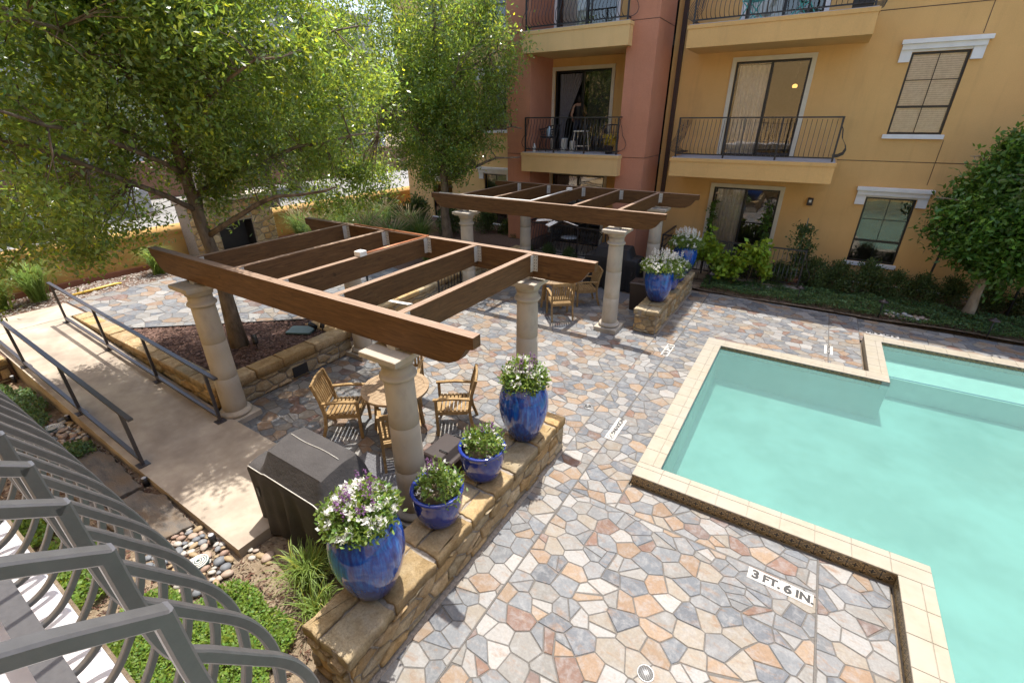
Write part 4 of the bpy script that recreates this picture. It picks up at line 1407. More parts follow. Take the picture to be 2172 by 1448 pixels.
# ================================================================== pots
def urn(loc, label, h=.86, r=.325, rz=0):
    e = empty("glazed_urn", loc, label, "pot", "tall blue glazed urns", rz)
    prof = [(.155, 0), (.185, .004), (.212, .05), (.262, .17), (.302, .30), (.324, .42), (.326, .50), (.314, .60), (.282, .69), (.242, .75), (.224, .768), (.222, .778), (.236, .788), (.242, .798), (.236, .808), (.218, .808), (.204, .795), (.205, .77), (.22, .74)]
    k = r / .325
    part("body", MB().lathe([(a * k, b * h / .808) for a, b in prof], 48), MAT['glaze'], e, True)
    part("potting_soil", MB().lathe([(.225 * k, .745 * h / .808), (.001, .765 * h / .808)], 24), MAT['soil'], e, True)
    return e
def bowl(loc, label, rz=0):
    e = empty("glazed_bowl", loc, label, "pot", "rounded blue glazed bowls", rz)
    prof = [(.14, 0), (.165, .004), (.205, .06), (.235, .15), (.245, .24), (.243, .30), (.236, .335), (.245, .345), (.262, .35), (.265, .362), (.255, .372), (.228, .370), (.222, .35), (.222, .32)]
    part("body", MB().lathe(prof, 48), MAT['bowlglaze'], e, True)
    part("potting_soil", MB().lathe([(.225, .325), (.001, .34)], 24), MAT['drysoil'], e, True)
    e.scale = (1.06, 1.06, 1.15)
    return e
urn((-2.60, 1.72, .556), "tall dark blue urn nearest the camera on the near wall", rz=2.0)
bowl((-2.60, 2.64, .556), "blue bowl beside the nearest urn on the near wall", 1)
bowl((-2.60, 3.44, .556), "blue bowl beside the far urn of the near wall", 2.5)
urn((-2.58, 4.36, .556), "tall bright blue urn at the pool end of the near wall", rz=4.0)
urn((-2.55, 10.42, .556), "tall blue urn at the sunny end of the far wall", rz=1.0)
bowl((-2.55, 11.35, .556), "blue bowl mostly hidden behind the sunny-end urn of the far wall")
bowl((-2.55, 12.1, .556), "blue bowl before the last urn of the far wall")
urn((-2.58, 12.95, .556), "tall blue urn at the shaded end of the far wall", rz=3.0)

# ================================================================== foliage helpers
def leaf_quads(C, A, S, L, W, T):
    """numpy arrays: base points C, axis A (unit), side S (unit), lengths, widths, tint"""
    n = len(C)
    L = np.asarray(L)[:, None]; W = np.asarray(W)[:, None]
    nr = np.cross(A, S)
    v = np.empty((n, 4, 3), dtype=np.float32)
    v[:, 0] = C
    v[:, 1] = C + A * L * .45 + S * W + nr * W * .25
    v[:, 2] = C + A * L
    v[:, 3] = C + A * L * .45 - S * W + nr * W * .25
    return v, np.repeat(T[:, None, :], 4, 1)
def unit(v):
    return v / np.maximum(1e-6, np.linalg.norm(v, axis=1))[:, None]
def leaves_mesh(name, v, t, mat):
    n = len(v)
    me = bpy.data.meshes.new(name)
    me.vertices.add(n * 4); me.loops.add(n * 4); me.polygons.add(n)
    me.vertices.foreach_set("co", v.reshape(-1).astype(np.float32))
    me.loops.foreach_set("vertex_index", np.arange(n * 4, dtype=np.int32))
    me.polygons.foreach_set("loop_start", np.arange(0, n * 4, 4, dtype=np.int32))
    me.polygons.foreach_set("loop_total", np.full(n, 4, dtype=np.int32))
    at = me.color_attributes.new("tint", 'FLOAT_COLOR', 'POINT')
    c = np.ones((n * 4, 4), dtype=np.float32); c[:, :3] = t.reshape(-1, 3)
    at.data.foreach_set("color", c.ravel())
    me.materials.append(mat)
    me.update(); me.validate()
    return me
def leaf_cloud(centers, rads, per, L, W, up=.25, tintf=None, flat=1.0, out=0.0):
    C, R = [], []
    centers = np.asarray(centers, float); rads = np.asarray(rads, float)
    k = len(centers)
    idx = np.repeat(np.arange(k), per)
    n = len(idx)
    off = NP.normal(0, .5, (n, 3)); off[:, 2] *= flat
    P = centers[idx] + off * rads[idx][:, None]
    A = NP.normal(0, 1, (n, 3)) + unit(off) * out; A[:, 2] += up
    A = unit(A)
    S = unit(np.cross(A, NP.normal(0, 1, (n, 3)) + np.array([0, 0, 1.2])))
    LL = L * NP.uniform(.65, 1.3, n); WW = W * NP.uniform(.7, 1.25, n)
    base = NP.uniform(.72, 1.25, (n, 1)) * np.ones((1, 3))
    cl = NP.uniform(.70, 1.3, (k, 1))[idx]
    hue = NP.normal(0, .10, (n, 1))
    T = base * cl * np.concatenate([1 + hue, np.ones((n, 1)), 1 - hue], 1)
    if tintf is not None:
        T = tintf(P, T)
    return leaf_quads(P, A, S, LL, WW, T)

def tree(name, loc, label, trunk_h, trunk_r, crown_c, crown_r, n_clump, per, L, W, leafm, barkm, seed, clump_r=.42, shell=.55, yellow=0.0, lean=(0, 0), nlimb=14, zmin=None, sq=1.0, boost=None, extra=()):
    r = random.Random(seed)
    e = empty(name, loc, label, "tree")
    cc = Vector(crown_c); cr = Vector(crown_r)
    # trunk
    top = Vector((lean[0], lean[1], cc.z + cr.z * .75))
    tp = []
    m = 14
    for i in range(m + 1):
        t = i / m
        p = Vector((lean[0] * t, lean[1] * t, top.z * t))
        w = .10 * math.sin(t * math.pi)
        p += Vector((r.uniform(-1, 1) * w, r.uniform(-1, 1) * w, 0))
        tp.append(p)
    trs = [trunk_r * (1.35 if i == 0 else 1.08 if i == 1 else 1 - .86 * (i / m)) for i in range(m + 1)]
    tm_ = MB().tube([tuple(p) for p in tp], trs, 10)
    part("trunk", tm_, barkm, e, True)
    lm = MB()
    samples = []
    for i in range(nlimb):
        t = .26 + .66 * (i + r.random() * .6) / nlimb
        a = i * 2.399 + r.uniform(-.4, .4)
        k = t * m; i0 = int(k); p0 = tp[i0].lerp(tp[min(m, i0 + 1)], k - i0)
        zt = p0.z + r.uniform(.2, 1.0) * cr.z * .35
        f = max(.25, 1 - ((zt - cc.z) / cr.z) ** 2) ** .5
        end = Vector((cc.x + math.cos(a) * cr.x * f * .78, cc.y + math.sin(a) * cr.y * f * .78, zt))
        pts = []
        for j in range(8):
            s = j / 7
            q = p0.lerp(end, s); q.z += math.sin(s * math.pi) * .18 + r.uniform(-.08, .08) * s
            q.x += r.uniform(-.1, .1) * s; q.y += r.uniform(-.1, .1) * s
            pts.append(q)
        r0 = trunk_r * (1 - .86 * t) * .40 + .008
        lm.tube([tuple(q) for q in pts], [r0 * (1 - .8 * j / 7) + .004 for j in range(8)], 6)
        samples += [(q, r0 * (1 - .8 * j / 7)) for j, q in enumerate(pts) if j > 1]
    SP = np.array([tuple(q) for q, _ in samples])
    # clumps
    cl, rd = [], []
    tries = 0
    lob = [(r.uniform(0, 6.28), r.uniform(-1, 1), r.uniform(.10, .22)) for _ in range(9)]
    while len(cl) < n_clump and tries < 60000:
        tries += 1
        d = Vector((r.gauss(0, 1), r.gauss(0, 1), r.gauss(0, 1))).normalized()
        q = r.random() ** shell
        g = 1.0
        az = math.atan2(d.y, d.x)
        for (a, z, w) in lob:
            g += w * math.exp(-((math.cos(az - a) - 1) * 4) ** 2 - ((d.z - z) * 2) ** 2) - w * .25
        p = Vector((cc.x + d.x * cr.x * q * g, cc.y + d.y * cr.y * q * g, cc.z + d.z * cr.z * q * g))
        if zmin is not None and p.z < zmin: continue
        if boost and not boost(p, r): continue
        cl.append(tuple(p)); rd.append(clump_r * r.uniform(.7, 1.25))
    for (ex, ey, ez, ax, ay, az, nn) in extra:
        for _ in range(nn):
            d = Vector((r.gauss(0, 1), r.gauss(0, 1), r.gauss(0, 1))).normalized() * r.random() ** .4
            cl.append((ex + d.x * ax, ey + d.y * ay, ez + d.z * az)); rd.append(clump_r * r.uniform(.7, 1.2))
    for p in cl:
        P = np.array(p)
        d2 = ((SP - P) ** 2).sum(1)
        i = int(np.argmin(d2))
        if d2[i] > .01:
            a = Vector(tuple(SP[i])); b = Vector(p)
            mid = a.lerp(b, .5) + Vector((r.uniform(-.1, .1), r.uniform(-.1, .1), .06))
            lm.tube([tuple(a), tuple(mid), tuple(b)], [min(.014, samples[i][1] * .6 + .004), .007, .003], 4)
    part("limbs", lm, barkm, e, True)
    cl = np.array(cl)
    def tf(P, T):
        h = np.clip((P[:, 2:3] - (cc.z - cr.z)) / (2 * cr.z), 0, 1)
        y = (NP.random((len(P), 1)) < yellow * .35) * 1.0
        return T * np.concatenate([1 + y * 1.2, 1 + y * .75, 1 - y * .2], 1)
    v, t = leaf_cloud(cl, rd, per, L, W, .15, tf)
    o = bpy.data.objects.new("crown", leaves_mesh("crown", v, t, leafm))
    link(o, e)
    return e
# ================================================================== trees
def open_crown(p, r):
    lat = .41 * p.x + .91 * p.y
    if p.z < 2.35 + .95 * max(0, p.x - .2) - .85 * max(0, -lat - .8): return False
    if abs(lat + .1) < .45 and .915 * p.x - .41 * p.y > .2 and p.z < 4.2 and r.random() < .8: return False
    return r.random() < (.5 + .5 * abs(math.sin(p.x * 1.9 + .7) * math.cos(p.y * 1.6) + .35 * math.sin(p.z * 2.3)))
tree("shade_tree", (-8.72, 3.92, TZ - .02), "large leafy tree growing out of the mulch planter", 3, .128, (.45, .0, 4.7), (2.85, 4.1, 4.5), 600, 210, .088, .0185, MAT['leaf1'], MAT['bark'], 21, clump_r=.34, yellow=.12, zmin=.95, nlimb=28, shell=.5,
     boost=lambda p, r: open_crown(p, r), extra=[(-1.3, -2.5, 2.35, 1.3, 1.7, .85, 60), (.2, 3.0, 3.0, .9, 1.3, .9, 34)])
tree("shade_tree", (-9.9, 11.7, TZ - .02), "leafy tree in front of the apartment wall behind the far pergola", 3, .16, (-.3, .0, 4.9), (4.0, 3.2, 4.5), 560, 150, .098, .0205, MAT['leaf2'], MAT['bark'], 22, clump_r=.36, yellow=.15, zmin=1.25, nlimb=18, shell=.5, extra=[(-2.5, -2.1, 4.4, 1.5, 1.5, 2.2, 100)])
e3 = tree("evergreen_tree", (3.8, 14.45, .05), "dense round evergreen tree in front of the ochre wall", 2, .10, (.25, -.05, 2.5), (2.2, 1.5, 2.3), 520, 110, .13, .032, MAT['leafdark'], MAT['palebark'], 23, clump_r=.30, zmin=.75, nlimb=12, shell=.4, boost=lambda p, r: math.hypot(p.x - .25, p.y * 1.35) < 2.1 * max(.05, 1 - max(0, p.z - 1.3) / 3.4) ** .75)
tree("street_oak", (-26.5, 17.5, .6), "grey green oak standing beyond the gravel yard", 3, .3, (0, 0, 4.2), (4.2, 4.2, 3.2), 300, 60, .20, .05, MAT['leafgrey'], MAT['bark'], 24, clump_r=.7, zmin=1.2, nlimb=10, shell=.4)
tree("street_oak", (-27, 8.5, .6), "grey green oak beyond the yard behind the planter tree", 3, .3, (0, 0, 4.0), (3.2, 3.2, 2.8), 200, 50, .20, .05, MAT['leafgrey'], MAT['bark'], 27, clump_r=.7, zmin=1.2, nlimb=10, shell=.4)
tree("street_oak", (-21.5, 13.0, .6), "grey green oak just beyond the orange wall between the two leafy trees", 3, .2, (0, 0, 3.4), (2.6, 2.6, 2.6), 170, 60, .17, .045, MAT['leafgrey'], MAT['bark'], 25, clump_r=.55, zmin=1.2, nlimb=9, shell=.4)
# stake and tie of the young evergreen
e = empty("tree_stake", (3.0, 15.3, .05), "thin dark stake with a strap beside the evergreen tree", "stake")
part("pole", MB().tube([(0, 0, 0), (.12, .1, 2.1)], .025, 6), MAT['black'], e, True)
part("strap", MB().bar([(.07, .06, 1.25), (.9, -.8, 1.3)], .02, .03), MAT['black'], e)
e = empty("tree_stake", (4.6, 14.9, .05), "second dark stake on the other side of the evergreen trunk", "stake")
part("pole", MB().tube([(0, 0, 0), (.02, .05, 1.8)], .025, 6), MAT['black'], e, True)

# ================================================================== shrubs and groundcover
def shrub_mesh(name, rx, ry, h, n, per, L, W, mat, seed, out=1.0):
    r = random.Random(seed)
    cl = []
    for _ in range(n):
        a = r.uniform(0, 6.283); q = r.random() ** .5; z = r.random()
        f = math.sqrt(max(.05, 1 - (z * .92) ** 3))
        cl.append((rx * q * f * math.cos(a), ry * q * f * math.sin(a), .08 + z * h * (1 - .25 * q)))
    v, t = leaf_cloud(np.array(cl), np.full(n, .12), per, L, W, .9, None, 1.0, out)
    return leaves_mesh(name, v, t, mat)
sm = [shrub_mesh("foliage", .42, .36, .85, 120, 26, .075, .016, MAT['leafhedge'], s) for s in (1, 2, 3)]
stem = MB()
for k in range(7):
    a = k * .9
    stem.tube([(0, 0, 0), (.1 * math.cos(a), .1 * math.sin(a), .3), (.22 * math.cos(a), .22 * math.sin(a), .65)], [.012, .008, .004], 5)
stem_me = stem.mesh("stems", MAT['bark'])
def shrub(loc, s, label, k, group="clipped hedge shrubs along the wall"):
    e = empty("hedge_shrub", loc, label, "shrub", group, RNG.uniform(0, 6))
    e.scale = (s, s, s * RNG.uniform(.9, 1.1))
    o = bpy.data.objects.new("foliage", sm[k % 3]); link(o, e)
    o = bpy.data.objects.new("stems", stem_me); link(o, e)
hx = [(-1.75, 14.75, .95), (-1.05, 14.8, .9), (-.3, 14.7, .85), (.55, 14.95, .95), (1.1, 15.1, 1.0), (1.75, 15.05, .98), (2.35, 15.05, .95), (2.95, 15.1, .85), (3.55, 15.25, .8), (4.35, 15.3, .75), (5.0, 15.1, .9), (5.7, 15.2, .95), (6.5, 15.2, .95)]
hl = ["hedge shrub at the end beside the far pot wall", "hedge shrub below the lime coloured vine", "hedge shrub in front of the patio gate step", "hedge shrub next to the potted trellis plant",
      "hedge shrub just before the teal reflecting window", "hedge shrub under the first half of the lower window sill", "hedge shrub under the second half of the lower window sill",
      "hedge shrub just past the lower window sill", "hedge shrub with a gap of wall beside the dark stake", "small hedge shrub behind the leaning evergreen trunk", "hedge shrub under the evergreen crown", "hedge shrub beyond the evergreen trunk", "last hedge shrub at the frame edge"]
for k, ((x, y, s), lab) in enumerate(zip(hx, hl)):
    shrub((x, y, .04), s, lab, k)
for k, (x, y, s, lab) in enumerate([(-9.6, 14.9, 1.0, "dark shrub under the lower window behind the far pergola"), (-8.9, 14.6, .9, "dark shrub against the terracotta pier foot"), (-10.4, 14.6, 1.0, "dark shrub behind the tree by the apartment wall"),
                                    (-8.0, 13.7, .55, "small shrub at the near end of the patio rail"), (-7.2, 13.75, .6, "small shrub at the middle of the patio rail"), (-6.4, 13.7, .6, "small shrub beside the black covered grill"), (-11.4, 13.6, 1.2, "big dark shrub behind the tree and the grasses"), (-13.0, 13.6, 1.5, "tall dark shrub at the far end of the grass bed"), (-14.4, 13.4, 1.4, "tall dark shrub near the end of the orange wall")]):
    shrub((x, y, .04 if y > 13.6 and x > -8.2 else .5 if x < -10 else .05), s, lab, k, "dark shrubs by the far pergola")

def cover(name, x0, x1, y0, y1, z, h, n, L, W, mat, label, inside=None):
    P = np.stack([NP.uniform(x0, x1, n), NP.uniform(y0, y1, n), np.zeros(n)], 1)
    if inside is not None:
        P = P[inside(P)]
    n = len(P)
    lump = .5 + .5 * np.sin(P[:, 0] * 5.1 + 1.3 * np.sin(P[:, 1] * 4.0)) * np.cos(P[:, 1] * 6.3 + np.sin(P[:, 0] * 3.1))
    P[:, 2] = z + h * (.35 + .65 * lump) * NP.random(n) ** .4
    A = NP.normal(0, 1, (n, 3)); A[:, 2] = np.abs(A[:, 2]) * .6 + .15
    A = unit(A)
    S = unit(np.cross(A, NP.normal(0, .4, (n, 3)) + np.array([0, 0, 1.0])))
    hue = NP.normal(0, .12, (n, 1))
    T = NP.uniform(.7, 1.3, (n, 1)) * np.concatenate([1 + hue, np.ones((n, 1)), 1 - hue], 1)
    v, t = leaf_quads(P, A, S, L * NP.uniform(.7, 1.3, n), W * NP.uniform(.7, 1.3, n), T)
    o = bpy.data.objects.new(name, leaves_mesh(name, v, t, mat))
    link(o)
    return tag(o, label, "groundcover", kind="stuff")
def blob(pts):
    def f(P):
        k = np.zeros(len(P), bool)
        for (x, y, a, b) in pts:
            w = 1 + .25 * np.sin(P[:, 0] * 9) + .2 * np.cos(P[:, 1] * 11)
            k |= ((P[:, 0] - x) / a) ** 2 + ((P[:, 1] - y) / b) ** 2 < w
        return k
    return f
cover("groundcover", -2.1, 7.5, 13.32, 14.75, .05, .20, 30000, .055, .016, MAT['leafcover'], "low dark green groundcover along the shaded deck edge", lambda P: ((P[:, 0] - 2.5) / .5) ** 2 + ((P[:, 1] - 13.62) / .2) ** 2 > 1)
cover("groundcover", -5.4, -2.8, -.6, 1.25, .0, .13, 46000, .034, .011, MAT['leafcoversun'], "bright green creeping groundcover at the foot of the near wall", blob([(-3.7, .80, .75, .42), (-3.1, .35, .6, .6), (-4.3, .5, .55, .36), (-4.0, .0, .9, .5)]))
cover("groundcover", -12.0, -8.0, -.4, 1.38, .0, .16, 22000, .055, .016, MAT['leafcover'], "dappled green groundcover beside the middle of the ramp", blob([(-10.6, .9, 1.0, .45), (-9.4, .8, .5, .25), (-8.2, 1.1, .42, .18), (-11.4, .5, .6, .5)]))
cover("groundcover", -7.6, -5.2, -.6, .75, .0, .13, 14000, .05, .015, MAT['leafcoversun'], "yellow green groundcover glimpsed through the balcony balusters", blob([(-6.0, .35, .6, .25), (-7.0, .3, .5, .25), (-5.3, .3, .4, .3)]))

def strap_clump(name, loc, n, h, spread, w, mat, label, cat="grass", plume=0, group=None, tint_=(1, 1, 1), seed=0, droop=1.0):
    r = random.Random(seed)
    e = empty(name, loc, label, cat, group)
    mb = MB()
    tips = []
    for _ in range(n):
        a = r.uniform(0, 6.283); l = h * r.uniform(.6, 1.15); sp = spread * r.uniform(.2, 1.1)
        bx, by = r.gauss(0, .06), r.gauss(0, .06)
        dx, dy = math.cos(a), math.sin(a)
        pts = []
        for j in range(6):
            t = j / 5
            z = l * (math.sin(t * 1.9 * (.75 + .35 * droop * sp / max(spread, .01))) / 1.0) * .9
            pts.append((bx + dx * sp * t ** 1.3, by + dy * sp * t ** 1.3, max(.01, z)))
        ww = w * r.uniform(.7, 1.2)
        sx, sy = -dy * ww, dx * ww
        k = r.uniform(.7, 1.3); yl = r.random() < .14
        c = (tint_[0] * k * (1.7 if yl else 1), tint_[1] * k * (1.25 if yl else 1), tint_[2] * k)
        vs, fs = [], []
        for j, p in enumerate(pts):
            f = 1 - (j / 5) ** 2 * .95
            vs += [(p[0] - sx * f, p[1] - sy * f, p[2]), (p[0] + sx * f, p[1] + sy * f, p[2])]
        for j in range(5):
            fs.append((2 * j, 2 * j + 1, 2 * j + 3, 2 * j + 2))
        mb.add(vs, fs, c)
        tips.append(pts[-1])
    part("blades", mb, mat, e)
    if plume:
        pm = MB()
        for _ in range(plume):
            a = r.uniform(0, 6.28); sp = spread * r.uniform(.3, 1.0)
            p0 = (0, 0, .1); p2 = (math.cos(a) * sp, math.sin(a) * sp, h * r.uniform(1.0, 1.3))
            p1 = (p2[0] * .35, p2[1] * .35, p2[2] * .7)
            pm.tube([p0, p1, (p2[0] * .9, p2[1] * .9, p2[2] * .97), p2], [.002, .002, .012, .003], 4)
        part("plumes", pm, MAT['plume'], e)
    return e
strap_clump("lily_turf", (-3.55, 1.62, 0), 300, .42, .40, .0065, MAT['grassblade'], "arching strappy grass clump between grill and nearest urn", seed=1)
strap_clump("lily_turf", (-3.18, 1.42, 0), 130, .32, .30, .006, MAT['grassblade'], "smaller strappy grass clump against the near wall", seed=2)
gl2 = [(-12.3, 10.4, 1.0, "lush grass clump right of the mid bed beside the tree trunk"), (-11.3, 10.6, .9, "lush grass clump left of the far tree trunk"), (-13.9, 9.7, 1.0, "pale plumed grass clump next to the dry one"), (-10.9, 11.5, .95, "dark grass clump tucked behind the far tree trunk"), (-14.6, 11.9, 1.15, "tall grass clump closest to the orange wall cap")]
gl = [(-15.3, 2.75, 1.0, "tall fountain grass beside the head of the ramp"), (-15.25, 2.05, .8, "small bright fountain grass at the frame edge"), (-15.3, 5.35, .75, "fountain grass tuft where the terrace paving meets the bed"),
      (-15.0, 9.8, 1.1, "dry plumed fountain grass beside the fireplace"), (-14.2, 10.8, 1.1, "fountain grass clump behind the near pergola corner"), (-12.9, 11.2, 1.1, "dense fountain grass clump in the middle of the far bed"),
      (-11.9, 12.0, 1.0, "dark fountain grass clump nearest the far tree"), (-13.6, 12.3, 1.1, "fountain grass clump against the far end of the orange wall"), (-9.1, 9.9, .7, "low grass tuft at the foot of the far tree")]
for k, (x, y, h, lab) in enumerate(gl + gl2):
    strap_clump("fountain_grass", (x, y, TZ - .02), 620, h, h * .8, .007, MAT['grassblade'], lab, plume=30 if 2 < k < 8 or k > 8 else 0, group="fountain grasses on the terrace", tint_=(.9, 1, 1) if k < 3 else (.75, .85, 1.0), seed=10 + k)

# ================================================================== flowers in pots
def flowers(name, loc, label, r, h, n_leaf, n_white, n_purple, tall=0, spill=.12, leafm='leafpot', seed=0, fl=.03):
    rr = random.Random(seed)
    e = empty(name, loc, label, "plant")
    cl = []
    for _ in range(n_leaf):
        a = rr.uniform(0, 6.283); q = math.sqrt(rr.random())
        x, y = q * r * math.cos(a), q * r * math.sin(a)
        cl.append((x, y, h * (1 - .7 * q * q) * rr.uniform(.25, 1) - spill * max(0, q - .75)))
    v, t = leaf_cloud(np.array(cl), np.full(n_leaf, .055), 22, .05, .014, .6, None, 1.0, .8)
    o = bpy.data.objects.new("foliage", leaves_mesh("foliage", v, t, MAT[leafm])); link(o, e)
    def petals(n, mat, nm, size, per, zup, spike):
        if n == 0: return
        vs_, cs_ = [], []
        for _ in range(n):
            a = rr.uniform(0, 6.283); q = math.sqrt(rr.random()) * (.75 if spike else 1.05)
            x, y = q * r * math.cos(a), q * r * math.sin(a)
            z = h * (1 - .7 * q * q) * rr.uniform(.75, 1.05) + zup - spill * max(0, q - .75)
            if spike:
                l = rr.uniform(.08, .14)
                for j in range(per):
                    cs_.append((x + rr.gauss(0, .006), y + rr.gauss(0, .006), z + l * j / per)); vs_.append(.01)
            else:
                for j in range(per):
                    cs_.append((x + rr.gauss(0, .012), y + rr.gauss(0, .012), z + rr.gauss(0, .008))); vs_.append(.012)
        v, t = leaf_cloud(np.array(cs_), np.array(vs_), 3 if spike else 4, size, size * .42, .5)
        o = bpy.data.objects.new(nm, leaves_mesh(nm, v, t * 0 + 1, mat)); link(o, e); o["kind"] = "stuff"
    petals(n_white, MAT['petal'], "white_blossom", fl, 3, .02, False)
    petals(n_purple, MAT['purple'], "purple_spike", .018, 9, .04, True)
    petals(tall, MAT['petal'], "white_spike", .02, 12, .10, True)
    return e
flowers("flowering_plant", (-2.60, 1.72, 1.38), "white and purple flowers filling the nearest urn", .29, .28, 230, 80, 22, spill=.05, seed=1, fl=.042)
flowers("flowering_plant", (-2.58, 2.66, .95), "thin green plant with few white flowers in the first bowl", .22, .30, 52, 14, 4, leafm='leafpot', seed=2, fl=.025)
flowers("flowering_plant", (-2.58, 3.46, .95), "thin green plant over bare soil in the second bowl", .22, .27, 46, 12, 3, leafm='leafpot', seed=3, fl=.025)
flowers("flowering_plant", (-2.58, 4.36, 1.38), "white and lavender flowers in the tall urn at the wall end", .27, .30, 200, 80, 16, spill=.05, seed=4, fl=.036)
flowers("flowering_plant", (-2.55, 10.42, 1.33), "mass of white flowers and white spikes in the sunny-end far urn", .42, .25, 260, 110, 0, 40, seed=5, fl=.042)
flowers("flowering_plant", (-2.55, 11.35, .90), "white flowers spilling from the hidden far bowl", .32, .26, 130, 40, 0, 14, seed=6, fl=.035)
flowers("flowering_plant", (-2.55, 12.1, .90), "white flowers in the far bowl before the last urn", .32, .26, 130, 40, 0, 10, seed=7, fl=.035)
flowers("flowering_plant", (-2.58, 12.95, 1.33), "white spiked flowers in the shaded last urn", .42, .28, 240, 70, 0, 46, seed=8, fl=.04)

# lime sweet potato vine on the patio rail
cl = []
r_ = random.Random(31)
for _ in range(260):
    x = r_.uniform(-3.1, -.55); cl.append((x, 14.05 + r_.gauss(0, .12), .55 + abs(r_.gauss(0, .3)) + .25 * math.sin(x * 5)))
v, t = leaf_cloud(np.array(cl), np.full(len(cl), .09), 9, .13, .055, .3, None, 1.0, .6)
e = empty("lime_vine", (-1.8, 14.2, .05), "lime green vine tumbling over the ground floor patio rail", "vine")
o = bpy.data.objects.new("leaves", leaves_mesh("leaves", v - np.array([-1.8, 14.2, .05], dtype=np.float32), t, MAT['leaflime'])); link(o, e)
m = MB()
for k in range(9):
    x = -1.1 + k * .27
    m.tube([(x, 0, 0), (x + .05, -.1, .5), (x + .1, -.15, 1.0)], .008, 4)
part("vine_stems", m, MAT['bark'], e)
# trellis plant in a pot
e = empty("trellis_plant", (.05, 14.75, .05), "tall potted plant on a stake beside the patio rail", "plant")
part("pot", MB().lathe([(.13, 0), (.17, .28), (.185, .30), (.16, .30), (.15, .26)], 20), MAT['terracotta'], e, True)
part("stake", MB().tube([(0, 0, .2), (.02, 0, 1.95)], .012, 5), MAT['green'], e)
cl = [(r_.gauss(0, .17) * (1 - abs(z - 1.2)), r_.gauss(0, .15), z) for z in [r_.uniform(.35, 1.7) for _ in range(110)]]
v, t = leaf_cloud(np.array(cl), np.full(len(cl), .10), 12, .09, .022, -.2)
o = bpy.data.objects.new("leaves", leaves_mesh("leaves", v, t, MAT['leafhedge'])); link(o, e)
# climbing vines in the patio door
for k, (x, lab) in enumerate([(-2.5, "thin climbing vine at the hinge side of the patio door"), (-.98, "thin climbing vine at the far side of the patio door")]):
    e = empty("climbing_vine", (x, 15.75, .15), lab, "vine")
    cl = [(r_.gauss(0, .06), r_.gauss(0, .05), z) for z in np.linspace(.1, 2.0, 70)]
    v, t = leaf_cloud(np.array(cl), np.full(len(cl), .07), 8, .08, .025, -.2)
    o = bpy.data.objects.new("leaves", leaves_mesh("leaves", v, t, MAT['leafdark'])); link(o, e)
    part("string", MB().tube([(0, 0, 0), (0, 0, 2.05)], .005, 4), MAT['bark'], e)

# ================================================================== small garden fittings
def path_light(loc, label):
    e = empty("path_light", loc, label, "garden light", "mushroom path lights in the far bed")
    part("stem", MB().tube([(0, 0, 0), (0, 0, .42)], .014, 8), MAT['black'], e, True)
    part("lamp_hat", MB().lathe([(.105, .40), (.11, .405), (.06, .44), (.02, .455), (.012, .475)], 20), MAT['binbrown'], e, True)
    return e
pl0 = path_light((-1.9, 13.55, .05), "mushroom path light beside the end of the far pot wall")
for (x, y, lab) in [(.3, 13.5, "mushroom path light below the patio gate"), (2.03, 13.38, "mushroom path light next to the pale pebbles"), (3.95, 13.22, "mushroom path light in front of the evergreen tree")]:
    dup(pl0, (x, y, .05), None, lab)
def spot(loc, rz, label):
    e = empty("spotlight", loc, label, "spotlight", "black garden spotlights", rz)
    part("spike", MB().tube([(0, 0, 0), (0, 0, .10)], .012, 6), MAT['black'], e)
    part("head", MB().tube([(0, -.02, .10), (0, .10, .22)], [.045, .05], 12), MAT['black'], e, True)
    return e
s0 = spot((-8.35, 4.05, TZ - .02), 1.2, "black spotlight aimed up the planter tree trunk")
dup(s0, (-8.02, 5.12, TZ - .02), 3.0, "black spotlight in the far corner of the planter")
dup(s0, (-7.9, 5.2, TZ - .02), .5, "second small black fitting in the far corner of the planter")
for (x, y, lab) in [(-6.68, 1.36, "short black path bollard between slate slabs and ramp"), (-9.4, 1.36, "short black bollard among the groundcover by the ramp"), (-4.95, 1.34, "short black bollard among the near pebbles"), (-11.9, 1.3, "short black bollard below the garden wall end")]:
    e = empty("path_bollard", (x, y, 0), lab, "garden light", "short black bollards along the ramp")
    part("post", MB().tube([(0, 0, 0), (0, 0, .13)], .035, 12), MAT['black'], e, True)
    part("lens", MB().lathe([(.03, .13), (.028, .135), (.001, .136)], 12), MAT['acgrey'], e, True)
e = empty("utility_box", (-8.25, 4.95, TZ - .02), "green plastic utility box lid set in the mulch", "utility box", rz=.5)
part("body", MB().box(-.25, .25, -.17, .17, 0, .04), MAT['black'], e)
part("lid", MB().cham([(-.26, -.15), (-.22, -.18), (.22, -.18), (.26, -.15), (.26, .15), (.22, .18), (-.22, .18), (-.26, .15)], .04, .07, .008), MAT['green'], e)
e = empty("terracotta_pot", (-8.55, 5.85, TZ), "brown clay pot on the terrace half hidden by the near beam", "pot")
part("body", MB().lathe([(.18, 0), (.26, .05), (.30, .2), (.29, .30), (.27, .32), (.25, .31), (.24, .25)], 28), MAT['terracotta'], e, True)
part("potting_soil", MB().lathe([(.245, .27), (.001, .28)], 20), MAT['soil'], e, True)
